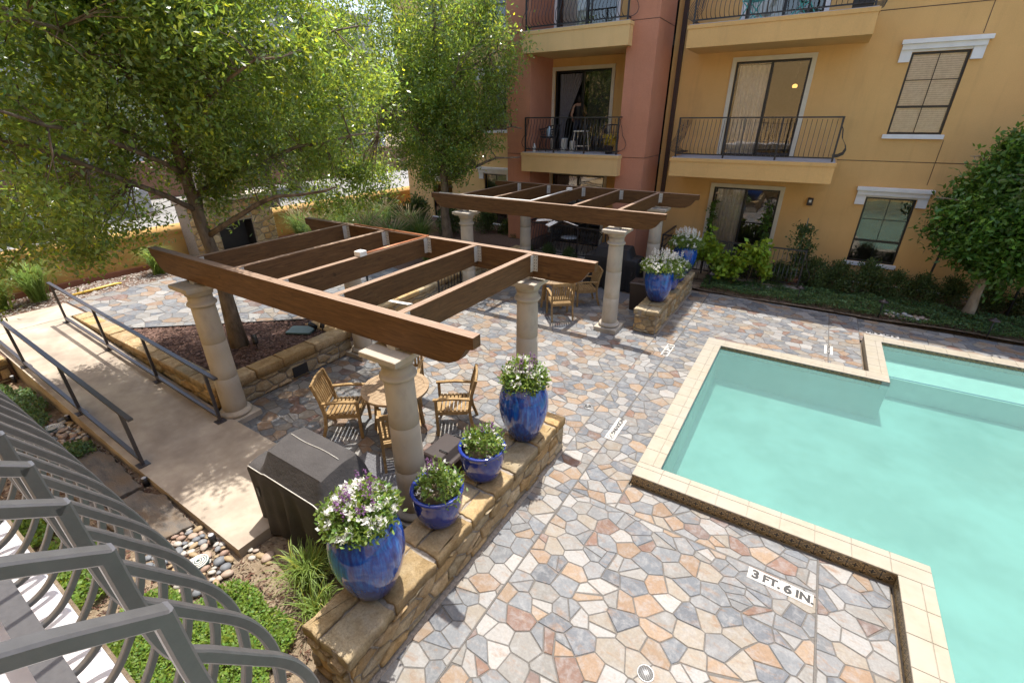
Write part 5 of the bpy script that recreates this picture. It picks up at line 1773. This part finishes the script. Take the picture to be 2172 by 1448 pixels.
# ================================================================== handrails on the ramp
def handrail(y, xs, label, lift=0.0):
    e = empty("handrail", (xs[0], y, 0), label, "handrail", "black steel handrails of the ramp")
    for x in xs:
        z = ramp_z(x)
        part("post", MB().bar([(x, y, z), (x, y, z + .86)], .04, .04), MAT['railpaint'], e, world=True)
        part("foot_plate", MB().box(x - .07, x + .07, y - .07, y + .07, z - .006, z + .012), MAT['railpaint'], e, world=True)
    x0, x1 = xs[0] - .10, xs[-1] + .32
    pts = [(x0, y, ramp_z(xs[0]) + .88), (xs[-1], y, ramp_z(xs[-1]) + .88), (x1, y, ramp_z(x1) + .87)]
    part("top_rail", MB().bar(pts, .06, .03), MAT['railpaint'], e, world=True)
    part("bottom_rail", MB().bar([(xs[0], y, ramp_z(xs[0]) + .10), (xs[-1], y, ramp_z(xs[-1]) + .10)], .05, .04), MAT['railpaint'], e, world=True)
handrail(1.48, [-13.6, -11.45, -9.05, -7.0], "black steel handrail on the garden side of the ramp")
handrail(2.60, [-13.1, -11.05, -9.1, -7.12], "black steel handrail on the planter side of the ramp")
e = empty("stair_rail", (-7.6, 9.0, 0), "black iron stair rail under the near pergola rafters", "handrail")
m = MB()
for k in range(8): m.bar([(0, -.5 + k * .13, .1), (0, -.5 + k * .13, .75)], .014, .014)
part("baluster", m, MAT['darkiron'], e)
part("top_rail", MB().tube([(0, -.55, .78), (0, .45, .78), (0, .55, .74), (0, .58, .66), (0, .53, .62)], .02, 8), MAT['darkiron'], e, True)
for yy in (-.5, .42): part("post", MB().bar([(0, yy, 0), (0, yy, .78)], .035, .035), MAT['darkiron'], e)

# ================================================================== camera side building: balcony and its rail
e = empty("apartment_house", (-2, -1.7, 0), "ochre house whose balcony edge shows below the grey balusters", "building")
part("wall", MB().box(-16, 9, -2.0, -1.7, -.05, 8.5), MAT['palestucco'], e, world=True)
b = part("balcony", MB().box(-5.2, .9, -1.7, .05, 2.78, 3.04, ch=.01), MAT['slabfloor'], e, world=True)
part("stucco_edge", MB().box(-5.2, .9, .0505, .060, 2.70, 3.03), MAT['drysoil'], b, world=True)
e = empty("balcony_railing", (-2, 0, 3.04), "grey steel railing with bulging balusters in the near corner", "railing")
PROF = [(-.17, 4.165), (-.10, 4.142), (-.05, 4.117), (-.01, 4.092), (.02, 4.070), (.050, 4.047)]
LEG = [(.050, 4.052), (.0505, 3.98), (.054, 3.915), (.064, 3.875), (.083, 3.845), (.103, 3.812), (.125, 3.775), (.147, 3.738), (.164, 3.70), (.176, 3.655), (.181, 3.605), (.178, 3.55), (.168, 3.49), (.150, 3.43), (.125, 3.37), (.095, 3.31), (.062, 3.26), (.030, 3.225), (-.005, 3.205), (-.035, 3.20)]
bal = MB()
def square_bar(mb, pts, w, c=.28):
    # square bar with eased edges, bent in the YZ plane
    h = w / 2; k = h * (1 - c)
    sec = [(-h, -k), (-k, -h), (k, -h), (h, -k), (h, k), (k, h), (-k, h), (-h, k)]
    vs, fs = [], []
    m = len(pts)
    for i, (y, z) in enumerate(pts):
        a, b = pts[max(0, i - 1)], pts[min(m - 1, i + 1)]
        dy, dz = b[0] - a[0], b[1] - a[1]; l = math.hypot(dy, dz); dy /= l; dz /= l
        for sx, sn in sec:
            vs.append((sx, y - dz * sn, z + dy * sn))
    for i in range(m - 1):
        for j in range(8):
            j2 = (j + 1) % 8
            fs.append((i * 8 + j, i * 8 + j2, (i + 1) * 8 + j2, (i + 1) * 8 + j))
    fs += [tuple(range(7, -1, -1)), tuple((m - 1) * 8 + j for j in range(8))]
    mb.add(vs, fs)
def fine(pts, n=4):
    out = []
    P = [pts[0]] + pts + [pts[-1]]
    for i in range(1, len(P) - 2):
        for t in np.arange(0, 1, 1 / n):
            out.append(tuple(.5 * ((2 * P[i][k]) + (P[i + 1][k] - P[i - 1][k]) * t + (2 * P[i - 1][k] - 5 * P[i][k] + 4 * P[i + 1][k] - P[i + 2][k]) * t * t + (3 * P[i][k] - P[i - 1][k] - 3 * P[i + 1][k] + P[i + 2][k]) * t ** 3) for k in (0, 1)))
    return out + [pts[-1]]
square_bar(bal, [(y, z - .012) for y, z in fine(PROF)], .0155)
square_bar(bal, [(y, z - .012) for y, z in fine(LEG)], .0155)
bm_ = bal.mesh("baluster", MAT['greyrail'], False, (0, 0, 3.04))
for k in range(2, 44):
    o = bpy.data.objects.new("baluster", bm_)
    o.location = (2 - .152 - k * .1105, 0, 0)
    link(o, e)
part("top_rail", MB().bar([(-5.1, -.185, 4.18), (.8, -.185, 4.18)], .045, .03), MAT['greyrail'], e, world=True)
part("bottom_rail", MB().bar([(-5.1, -.045, 3.19), (.8, -.045, 3.19)], .055, .03), MAT['greyrail'], e, world=True)
for x in (-4.6, -3.2, -1.8, -.4):
    part("stub_post", MB().bar([(x, -.045, 3.04), (x, -.045, 3.18)], .03, .03), MAT['greyrail'], e, world=True)

# ================================================================== apartment building across the pool
WY = 16.0
B = empty("apartment_building", (-2, WY, 0), "ochre and terracotta apartment building with balconies across the pool", "building")
BH = 12.4
def wall_holes(x0, x1, z0, z1, y, holes, th=.25, facing=-1):
    """wall in the XZ plane whose outer face is at y (facing -Y)"""
    xs = sorted({x0, x1, *[h[0] for h in holes], *[h[1] for h in holes]}); zs = sorted({z0, z1, *[h[2] for h in holes], *[h[3] for h in holes]})
    xs = [x for x in xs if x0 <= x <= x1]; zs = [z for z in zs if z0 <= z <= z1]
    mb = MB()
    for i in range(len(xs) - 1):
        for j in range(len(zs) - 1):
            cx, cz = (xs[i] + xs[i + 1]) / 2, (zs[j] + zs[j + 1]) / 2
            if any(h[0] < cx < h[1] and h[2] < cz < h[3] for h in holes): continue
            mb.quad((xs[i], y, zs[j]), (xs[i + 1], y, zs[j]), (xs[i + 1], y, zs[j + 1]), (xs[i], y, zs[j + 1]))
    for (a, b, c, d) in holes:
        c2, d2 = max(c, z0), min(d, z1)
        mb.quad((a, y, c2), (a, y, d2), (a, y + th, d2), (a, y + th, c2))
        mb.quad((b, y, d2), (b, y, c2), (b, y + th, c2), (b, y + th, d2))
        mb.quad((a, y, d2), (b, y, d2), (b, y + th, d2), (a, y + th, d2))
        mb.quad((b, y, c2), (a, y, c2), (a, y + th, c2), (b, y + th, c2))
    return mb
WIN = [(1.26, 2.34, .73, 2.48), (1.26, 2.34, 4.02, 5.80), (1.26, 2.34, 7.2, 9.0)]
DOORS = [(-2.62, -.80, .17, 2.50), (-2.62, -.80, 3.40, 5.82), (-2.62, -.80, 6.58, 9.0)]
part("ochre_wall", wall_holes(-4.42, 14, -.05, BH, WY, WIN + DOORS), MAT['yellowstucco'], B, world=True)
FL = [.17, 3.40, 6.62]
DR = [(-8.2, -6.2, f, f + 2.45) for f in FL]
RY = 15.8
part("recess_wall", wall_holes(-9.18, -4.42, -.05, BH, RY, DR, .2), MAT['yellowstucco'], B, world=True)
part("terracotta_pier", MB().box(-5.25, -4.42, 14.3, RY - .001, -.05, 13.1), MAT['salmon'], B, world=True)
part("terracotta_pier", MB().box(-9.18, -8.30, 14.3, RY - .001, -.05, 13.1), MAT['salmon'], B, world=True)
LW = [(-11.4, -10.3, .52, 2.45), (-11.4, -10.3, 4.05, 5.85), (-11.4, -10.3, 7.35, 9.1), (-14.2, -13.1, .52, 2.45), (-14.2, -13.1, 4.05, 5.85), (-14.2, -13.1, 7.35, 9.1)]
part("wing_wall", wall_holes(-15.3, -9.18, -.05, BH, WY, LW), MAT['palestucco'], B, world=True)
part("side_wall", MB().box(-15.6, -15.301, WY, 24, -.05, BH), MAT['palestucco'], B, world=True)
part("roof", MB().box(-15.6, 14, RY + .21, 24, BH - .2, BH).box(-9.18, -4.42, 14.3, RY + .2, BH - .2, BH), MAT['acgrey'], B, world=True)
part("tower_eave", MB().box(-10.3, -3.3, 13.55, 20, 13.1, 13.22), MAT['palestucco'], B, world=True)
part("tower_wall", MB().box(-9.18, -4.42, RY, RY + .2, BH, 13.1), MAT['salmon'], B, world=True)
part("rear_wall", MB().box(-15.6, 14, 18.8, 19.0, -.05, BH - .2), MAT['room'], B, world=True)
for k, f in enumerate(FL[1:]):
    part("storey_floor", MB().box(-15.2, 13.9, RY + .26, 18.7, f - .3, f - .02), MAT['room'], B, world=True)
for (a, b, c, d, f, g) in [(.33, 14, WY - .006, WY + .01, 3.37, 3.385), (2.42, 2.432, WY - .006, WY + .01, -.05, .6), (2.42, 2.432, WY - .006, WY + .01, 2.85, 3.9), (2.42, 2.432, WY - .006, WY + .01, 6.1, 12), (.33, 14, WY - .006, WY + .01, 6.70, 6.715),
          (-5.25, -4.417, 14.294, 14.3, 3.36, 3.372), (-5.25, -4.417, 14.294, 14.3, 6.78, 6.792), (-4.42, -4.414, 14.3, RY, 3.36, 3.372), (-4.42, -4.414, 14.3, RY, 6.78, 6.792), (-9.18, -8.3, 14.294, 14.3, 3.36, 3.372), (-9.18, -8.3, 14.294, 14.3, 6.78, 6.792)]:
    part("expansion_joint", MB().box(a, b, c, d, f, g), MAT['spout'], B, world=True)
part("downspout", MB().box(-4.25, -4.13, WY - .10, WY - .005, .05, BH), MAT['spout'], B, world=True)
part("weep_screed", MB().box(.5, 14, WY - .012, WY, .12, .16), MAT['trim'], B, world=True)

def window(a, b, c, d, y, mid, blind=True, muntin=True, trim=True, lintel=True):
    f = .045
    w = part("window", MB().box(a, a + f, y + .05, y + .11, c, d).box(b - f, b, y + .05, y + .11, c, d).box(a + f, b - f, y + .05, y + .11, c, c + f).box(a + f, b - f, y + .05, y + .11, d - f, d).box(a + f, b - f, y + .045, y + .11, mid - .025, mid + .025), MAT['frame'], B, world=True)
    part("pane", MB().quad((a + f, y + .09, mid + .025), (b - f, y + .09, mid + .025), (b - f, y + .09, d - f), (a + f, y + .09, d - f)), MAT['glass'], w, world=True)
    part("pane", MB().quad((a + f, y + .08, c + f), (b - f, y + .08, c + f), (b - f, y + .08, mid - .025), (a + f, y + .08, mid - .025)), MAT['glass'], w, world=True)
    cx = (a + b) / 2; zm = (mid + d) / 2
    part("muntin", MB().box(cx - .008, cx + .008, y + .07, y + .088, c + f, d - f).box(a + f, b - f, y + .07, y + .088, zm - .008, zm + .008), MAT['frame'], w, world=True)
    if blind:
        m = MB(); z = c + .05
        while z < d - .05:
            m.quad((a + .05, y + .115, z), (b - .05, y + .115, z), (b - .05, y + .125, z + .043), (a + .05, y + .125, z + .043)); z += .046
        part("blind", m, MAT['blind'], w, world=True)
    if trim:
        part("sill", MB().box(a - .08, b + .06, y - .07, y + .04, c - .10, c - .002, ch=.008), MAT['trim'], w, world=True)
    if lintel:
        m = MB().box(a - .26, b + .28, y - .15, y - .002, d + .17, d + .26, ch=.006).box(a - .23, b + .22, y - .10, y - .003, d + .055, d + .169)
        m.box(a - .23, a - .01, y - .06, y - .0025, d - .20, d + .054).box(b + .01, b + .22, y - .06, y - .0025, d - .20, d + .054).box(a - .01, b + .01, y - .03, y - .002, d + .005, d + .054)
        part("lintel", m, MAT['trim'], w, world=True)
    return w
window(*WIN[0], WY, 1.32, blind=False); window(*WIN[1], WY, 4.64); window(*WIN[2], WY, 7.8)
for q in LW: window(*q, WY, q[2] + .62, blind=False)

def door(a, b, c, d, y, open_left=False, curt='curtain', half=None, trimmat='trim'):
    f = .05; cx = (a + b) / 2
    w = part("sliding_door", MB().box(a, a + f, y + .04, y + .13, c, d).box(b - f, b, y + .04, y + .13, c, d).box(a + f, b - f, y + .04, y + .13, d - f, d).box(a + f, b - f, y + .04, y + .13, c, c + f).box(cx - .035, cx + .035, y + .05, y + .12, c + f, d - f), MAT['frame'], B, world=True)
    if not open_left:
        part("pane", MB().quad((a + f, y + .07, c + f), (cx - .035, y + .07, c + f), (cx - .035, y + .07, d - f), (a + f, y + .07, d - f)), MAT['glass'], w, world=True)
    part("pane", MB().quad((cx + .035, y + .10, c + f), (b - f, y + .10, c + f), (b - f, y + .10, d - f), (cx + .035, y + .10, d - f)), MAT['glass'], w, world=True)
    t = .11
    part("surround", MB().box(a - t, a - .002, y - .035, y - .002, c, d + t).box(b + .002, b + t, y - .035, y - .002, c, d + t).box(a - .002, b + .002, y - .035, y - .002, d + .002, d + t), MAT[trimmat], w, world=True)
    if curt:
        x0, x1 = (a + .08, cx - .02) if half else (a + .08, b - .08)
        n = 60
        xs = np.linspace(x0, x1, n)
        m = MB(); z1, z0 = d - .08, c + .05
        top = [(x, y + .24 + .025 * math.sin((x - x0) * 62), z1) for x in xs]
        bot = [(x, y + .24 + .03 * math.sin((x - x0) * 62 + .4), z0) for x in xs]
        if half == 'drape':
            bot = [(x0 + .05 + (x - x0) * .12, y + .24 + .03 * math.sin((x - x0) * 62), z0) for x in xs]
            mid_ = [(x0 + (x - x0) * (.30), y + .24 + .03 * math.sin((x - x0) * 62), z0 + (z1 - z0) * .38) for x in xs]
            m.add(top + mid_ + bot, [(i, i + 1, n + i + 1, n + i) for i in range(n - 1)] + [(n + i, n + i + 1, 2 * n + i + 1, 2 * n + i) for i in range(n - 1)])
        else:
            m.add(top + bot, [(i, i + 1, n + i + 1, n + i) for i in range(n - 1)])
        part("curtain", m, MAT[curt], w, True, world=True)
    return w
door(*DOORS[0], WY, half='left', trimmat='creamtrim'); door(*DOORS[1], WY, half='left', trimmat='creamtrim'); door(*DOORS[2], WY, half='left')
door(*DR[0], RY, curt='greycurtain', half='left', trimmat='creamtrim'); door(*DR[1], RY, True, 'greycurtain', 'drape', 'creamtrim'); door(*DR[2], RY, curt='curtain', half='left')
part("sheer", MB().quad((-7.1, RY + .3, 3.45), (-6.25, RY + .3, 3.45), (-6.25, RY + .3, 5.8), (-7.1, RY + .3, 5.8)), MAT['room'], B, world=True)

def rail_bars(x0, x1, yf, yb, zf, H=1.02, belly=.23, front_gap=.105, posts=4, parent=None):
    """bulging rail round a balcony front at yf with returns to yb; top at zf+H"""
    zt = zf + H
    def prof(nx, ny, bx, by):
        P = [(0, 1.0), (0, .86), (.25, .74), (.30, .66), (.42, .5), (.85, .34), (1.0, .22), (.85, .10), (.45, .04), (0, .02)]
        return [(bx + nx * belly * a, by + ny * belly * a, zf + .09 + (H - .13) * t) for a, t in P]
    bars = MB()
    n = int((x1 - x0) / front_gap)
    for i in range(1, n):
        x = x0 + (x1 - x0) * i / n
        bars.tube(prof(0, -1, x, yf), .0085, 4, cap=False)
    m_ = max(2, int((yb - yf) / (front_gap * 1.3)))
    for s, x in ((-1, x0), (1, x1)):
        for i in range(1, m_):
            y = yf + (yb - yf) * i / m_
            bars.tube(prof(s, 0, x, y), .0085, 4, cap=False)
    tr = MB().bar([(x0, yb, zt), (x0, yf, zt)], .05, .035).bar([(x1, yf, zt), (x1, yb, zt)], .05, .035).bar([(x0 - .02, yf, zt), (x1 + .02, yf, zt)], .05, .035)
    br = MB().bar([(x0, yb, zf + .10), (x0, yf, zf + .10)], .035, .03).bar([(x1, yf, zf + .10), (x1, yb, zf + .10)], .035, .03).bar([(x0, yf, zf + .10), (x1, yf, zf + .10)], .035, .03)
    ps = []
    for i in range(posts):
        x = x0 + (x1 - x0) * i / (posts - 1)
        ps.append(MB().bar([(x, yf, zf - .02), (x, yf, zt)], .042, .042))
    return bars, tr, br, ps
def put_rail(s, R):
    bars, tr, br, ps = R
    part("railing_bars", bars, MAT['darkiron'], s, world=True, kind="stuff")
    part("top_rail", tr, MAT['darkiron'], s, world=True)
    part("bottom_rail", br, MAT['darkiron'], s, world=True)
    for p_ in ps:
        part("post", p_, MAT['darkiron'], s, world=True)
def balcony(x0, x1, yf, yb, zb, zt, posts, rail=True, mat='palestucco'):
    s = part("balcony", MB().box(x0, x1, yf, yb - .002, zb, zt - .09).box(x0 - .02, x1 + .02, yf - .02, yb - .002, zt - .09, zt - .006), MAT[mat], B, world=True)
    part("balcony_floor", MB().box(x0 + .02, x1 - .02, yf + .02, yb - .003, zt - .005, zt + .012), MAT['slabfloor'], s, world=True)
    if rail:
        put_rail(s, rail_bars(x0 + .1, x1 - .1, yf + .08, yb, zt, posts=posts))
    return s
balcony(-3.70, .33, 14.5, WY, 2.90, 3.40, 4, mat='yellowstucco')
balcony(-3.70, .33, 14.5, WY, 6.07, 6.58, 4, mat='yellowstucco')
balcony(-8.44, -5.11, 14.0, RY, 2.85, 3.43, 4)
balcony(-8.44, -5.11, 14.0, RY, 6.20, 6.76, 4)
# ground floor patios
for (x0, x1, yf, lab) in [(-8.35, -5.2, 14.05, "x"), (-3.7, .33, 14.45, "y")]:
    s = part("patio", MB().box(x0, x1, yf - .1, RY if x0 < -5 else WY, -.05, .17), MAT['concrete'], B, world=True)
    put_rail(s, rail_bars(x0 + .1, x1 - .1, yf, 15.75 if x0 < -5 else 15.95, .17, posts=4))
part("gate_step", MB().box(-1.1, -.35, 13.95, 14.3, -.02, .14, ch=.02), MAT['concrete'], B, world=True)
e = empty("wall_lamp", (0.0, WY - .002, 2.26), "small bronze lamp on the ochre wall beside the patio door", "lamp")
part("housing", MB().box(-.07, .07, -.10, 0, -.10, .10, ch=.015), MAT['binbrown'], e)
part("lens", MB().box(-.03, .03, -.108, -.1005, -.02, .05), MAT['whitebox'], e)
e = empty("ceiling_lamp", (-1.15, 17.4, 5.2), "small lit lamp glowing inside the balcony door", "lamp")
gl_, nt_, b_ = nodes("lamp_glow"); b_.inputs["Base Color"].default_value = (.9, .5, .15, 1); b_.inputs["Emission Color"].default_value = (1, .55, .15, 1); b_.inputs["Emission Strength"].default_value = .7
part("lamp_shade", MB().lathe([(.05, 0), (.07, .03), (.06, .08), (.02, .10)], 14), gl_, e, True)
part("stem", MB().tube([(0, 0, .13), (0, 0, .9)], .01, 5), MAT['black'], e)

# balcony furniture -----------------------------------------------------------------
def bucket_chair(loc, rz, label):
    e = empty("wicker_chair", loc, label, "chair", "round black wicker chairs", rz)
    m = MB()
    for i in range(18):
        a = math.pi * (-.12 + 1.24 * i / 17)
        x, y = math.cos(a), -math.sin(a)
        m.tube([(x * .20, y * .2, .42), (x * .30, y * .30, .52), (x * .36, y * .36, .66 + .14 * max(0, math.sin(a)))], .010, 4)
    for z, r in ((.50, .285), (.58, .325)):
        m.tube([(r * math.cos(a), -r * math.sin(a), z) for a in np.linspace(-.3, math.pi + .3, 18)], .008, 4)
    m.tube([(.37 * math.cos(a), -.37 * math.sin(a), .66 + .14 * max(0, math.sin(a))) for a in np.linspace(-.38, math.pi + .38, 20)], .018, 6)
    part("woven_back", m, MAT['wicker'], e)
    part("seat", MB().lathe([(.20, .40), (.28, .43), (.27, .46), (.01, .455)], 20), MAT['wicker'], e, True)
    for sx in (-1, 1):
        for sy in (-1, 1):
            part("leg", MB().tube([(sx * .15, sy * .15, .42), (sx * .24, sy * .24, 0)], .012, 5), MAT['wicker'], e)
    return e
bc = bucket_chair((-7.85, 14.75, 3.445), 2.6, "wicker bucket chair at the curtain end of the terracotta balcony")
dup(bc, (-5.6, 14.85, 3.445), 3.7, "wicker bucket chair at the pier end of the terracotta balcony")
dup(bc, (-7.55, 14.75, .175), 2.2, "wicker bucket chair on the patio behind the far pergola")
dup(bc, (-6.1, 14.75, .175), 4.0, "wicker bucket chair on the patio above the black grill")
e = empty("patio_table", (-6.85, 14.65, .175), "small round glass patio table between the wicker chairs", "table")
part("top", MB().lathe([(.30, .50), (.305, .51), (.30, .52), (.001, .521)], 24), MAT['acgrey'], e, True)
part("pedestal", MB().tube([(0, 0, 0), (0, 0, .5)], .02, 8), MAT['wicker'], e)
part("foot", MB().lathe([(.2, 0), (.19, .02), (.03, .03)], 20), MAT['wicker'], e)
e = empty("stool", (-6.68, 14.75, 3.445), "cream metal stool behind the balcony bars", "stool")
part("seat", MB().box(-.19, .19, -.16, .16, .60, .635, ch=.012), MAT['stool'], e)
for sx in (-1, 1):
    for sy in (-1, 1):
        part("leg", MB().tube([(sx * .16, sy * .13, .60), (sx * .22, sy * .18, 0)], .014, 6), MAT['stool'], e)
part("stretcher", MB().tube([(-.20, -.165, .18), (.20, -.165, .18)], .01, 5).tube([(-.20, .165, .18), (.20, .165, .18)], .01, 5), MAT['stool'], e)
e = empty("flower_pot", (-5.55, 14.35, 3.445), "dark pot of yellow flowers in the balcony corner", "pot")
part("pot", MB().lathe([(.10, 0), (.14, .22), (.15, .24), (.13, .24)], 18), MAT['binbrown'], e, True)
cl = [(r_.gauss(0, .09), r_.gauss(0, .09), r_.uniform(.25, .5)) for _ in range(50)]
v, t = leaf_cloud(np.array(cl), np.full(50, .05), 8, .06, .025, .4)
o = bpy.data.objects.new("blossom", leaves_mesh("blossom", v, t, leafmat("yellow_petal", (.55, .38, .04), (.5, .4, .05)))); link(o, e)
o = part("paper_bag", MB().box(-7.30, -7.14, 14.6, 14.75, 3.445, 3.85, ch=.02), MAT['galv'])
tag(o, "taller silver bag standing behind the cream stool", "bag")
o = part("paper_bag", MB().box(-7.0, -6.86, 14.62, 14.75, 3.445, 3.78, ch=.02), MAT['galv'])
tag(o, "shorter silver bag standing behind the cream stool", "bag")
o = part("plastic_bottle", MB().lathe([(.045, 0), (.05, .01), (.05, .16), (.02, .22), (.02, .25)], 14, (-8.1, 14.25, 3.445)), MAT['whitebox'], None, True)
tag(o, "white spray bottle in the corner of the terracotta balcony", "bottle")
o = part("water_jug", MB().lathe([(.07, 0), (.075, .02), (.075, .2), (.03, .27), (.03, .3)], 14, (-7.75, 14.6, 3.9)), plain("pale_blue_plastic", (.4, .55, .68), .3), None, True)
tag(o, "pale blue bottle lying on the wicker chair seat", "bottle")
def fold_chair(loc, rz, label):
    e = empty("folding_chair", loc, label, "chair", "teal folding chairs on the top balcony", rz)
    for s in (-1, 1):
        part("side_frame", MB().tube([(s * .22, .22, 0), (s * .22, -.05, .42), (s * .22, -.24, .88)], .014, 6).tube([(s * .2, -.24, 0), (s * .2, .2, .44)], .014, 6), MAT['teal'], e)
    for k in range(5):
        part("seat_slat", MB().box(-.2, .2, -.15 + k * .08, -.10 + k * .08, .43, .445), MAT['teal'], e)
    part("backrest", MB().bar([(-.22, -.22, .80), (.22, -.22, .80)], .015, .09).bar([(-.22, -.17, .66), (.22, -.17, .66)], .015, .05), MAT['teal'], e)
    return e
fc = fold_chair((-2.3, 15.0, 6.595), 1.2, "teal folding chair beside the door of the top balcony")
dup(fc, (-1.2, 15.0, 6.595), -1.1, "teal folding chair further from the drainpipe on the top balcony")
e = empty("planter_box", (0.0, 14.75, 6.595), "dark grill shaped box at the end of the top balcony", "planter")
part("box", MB().box(-.2, .2, -.15, .15, 0, .5, ch=.02), MAT['black'], e)
part("rim", MB().box(-.22, .22, -.17, .17, .5, .54), MAT['black'], e)

# person inside the balcony door ------------------------------------------------------
def person(loc, rz, label):
    e = empty("person", loc, label, "person", None, rz)
    J = {'pel': ((0, 0, .92), .155), 'waist': ((0, -.02, 1.08), .135), 'chest': ((0, -.04, 1.28), .150), 'neckb': ((0, -.05, 1.43), .075), 'neck': ((0, -.03, 1.50), .052), 'head': ((0, 0, 1.60), .095), 'crown': ((0, -.01, 1.68), .075),
         'shl': ((-.16, -.05, 1.39), .065), 'ell': ((-.24, -.08, 1.13), .045), 'wrl': ((-.20, .10, .95), .033), 'hl': ((-.18, .17, .91), .035),
         'shr': ((.16, -.05, 1.39), .065), 'elr': ((.25, -.02, 1.14), .045), 'wrr': ((.16, .18, 1.05), .033), 'hr': ((.12, .25, 1.06), .035),
         'hpl': ((-.10, 0, .84), .10), 'knl': ((-.11, .02, .48), .062), 'anl': ((-.11, -.02, .08), .043), 'fl': ((-.12, .12, .03), .035),
         'hpr': ((.10, 0, .84), .10), 'knr': ((.11, .02, .48), .062), 'anr': ((.11, -.02, .08), .043), 'fr': ((.12, .12, .03), .035)}
    E_ = [('pel', 'waist'), ('waist', 'chest'), ('chest', 'neckb'), ('neckb', 'neck'), ('neck', 'head'), ('head', 'crown'), ('neckb', 'shl'), ('shl', 'ell'), ('ell', 'wrl'), ('wrl', 'hl'), ('neckb', 'shr'), ('shr', 'elr'), ('elr', 'wrr'), ('wrr', 'hr'),
          ('pel', 'hpl'), ('hpl', 'knl'), ('knl', 'anl'), ('anl', 'fl'), ('pel', 'hpr'), ('hpr', 'knr'), ('knr', 'anr'), ('anr', 'fr')]
    for s in (-1, 1):
        hx, hy, hz = J['hl' if s < 0 else 'hr'][0]
        for k in range(4):
            a, b_ = 'f%d%d' % (s, k), 'g%d%d' % (s, k)
            J[a] = ((hx + (k - 1.5) * .018, hy + .045, hz - .01), .010); J[b_] = ((hx + (k - 1.5) * .019, hy + (.085 if k in (1, 2) else .072), hz - .04), .008)
            E_ += [('hl' if s < 0 else 'hr', a), (a, b_)]
        J['t%d' % s] = ((hx + s * -.045, hy + .02, hz - .005), .010); E_.append(('hl' if s < 0 else 'hr', 't%d' % s))
    names = list(J)
    me = bpy.data.meshes.new("body")
    me.from_pydata([J[n][0] for n in names], [(names.index(a), names.index(b)) for a, b in E_], [])
    ob = bpy.data.objects.new("tmp", me); COL.objects.link(ob)
    sk = ob.modifiers.new("skin", 'SKIN'); sk.use_smooth_shade = True
    for i, n in enumerate(names):
        sv = me.skin_vertices[0].data[i]; sv.radius = (J[n][1], J[n][1]); sv.use_root = (n == 'pel')
    ob.modifiers.new("sub", 'SUBSURF').levels = 2
    dg = bpy.context.evaluated_depsgraph_get()
    m2 = bpy.data.meshes.new_from_object(ob.evaluated_get(dg))
    bpy.data.objects.remove(ob)
    mb = MB()
    SK, BL, JN = (.52, .30, .20), (.012, .012, .014), (.03, .035, .06)
    vs = [tuple(v.co) for v in m2.vertices]
    mb.add(vs, [tuple(p.vertices) for p in m2.polygons])
    cs = []
    for x, y, z in vs:
        if z < .07: c = BL
        elif z < .95 and abs(x) < .19 and y < .08: c = JN
        elif .90 < z < 1.405 and abs(x) < .165 - .35 * max(0, z - 1.30): c = BL
        else: c = SK
        cs.append(c)
    mb.c = cs
    part("body", mb, MAT['person'], e, True)
    hair = MB().lathe([(.03, 1.735), (.085, 1.71), (.112, 1.65), (.115, 1.58), (.10, 1.50), (.06, 1.44)][::-1], 20, (0, -.025, 0), (.015, .010, .008))
    part("hair", hair, MAT['person'], e, True)
    return e
person((-7.47, 16.22, 3.42), rad(20), "person in a black tank top standing inside the balcony door")
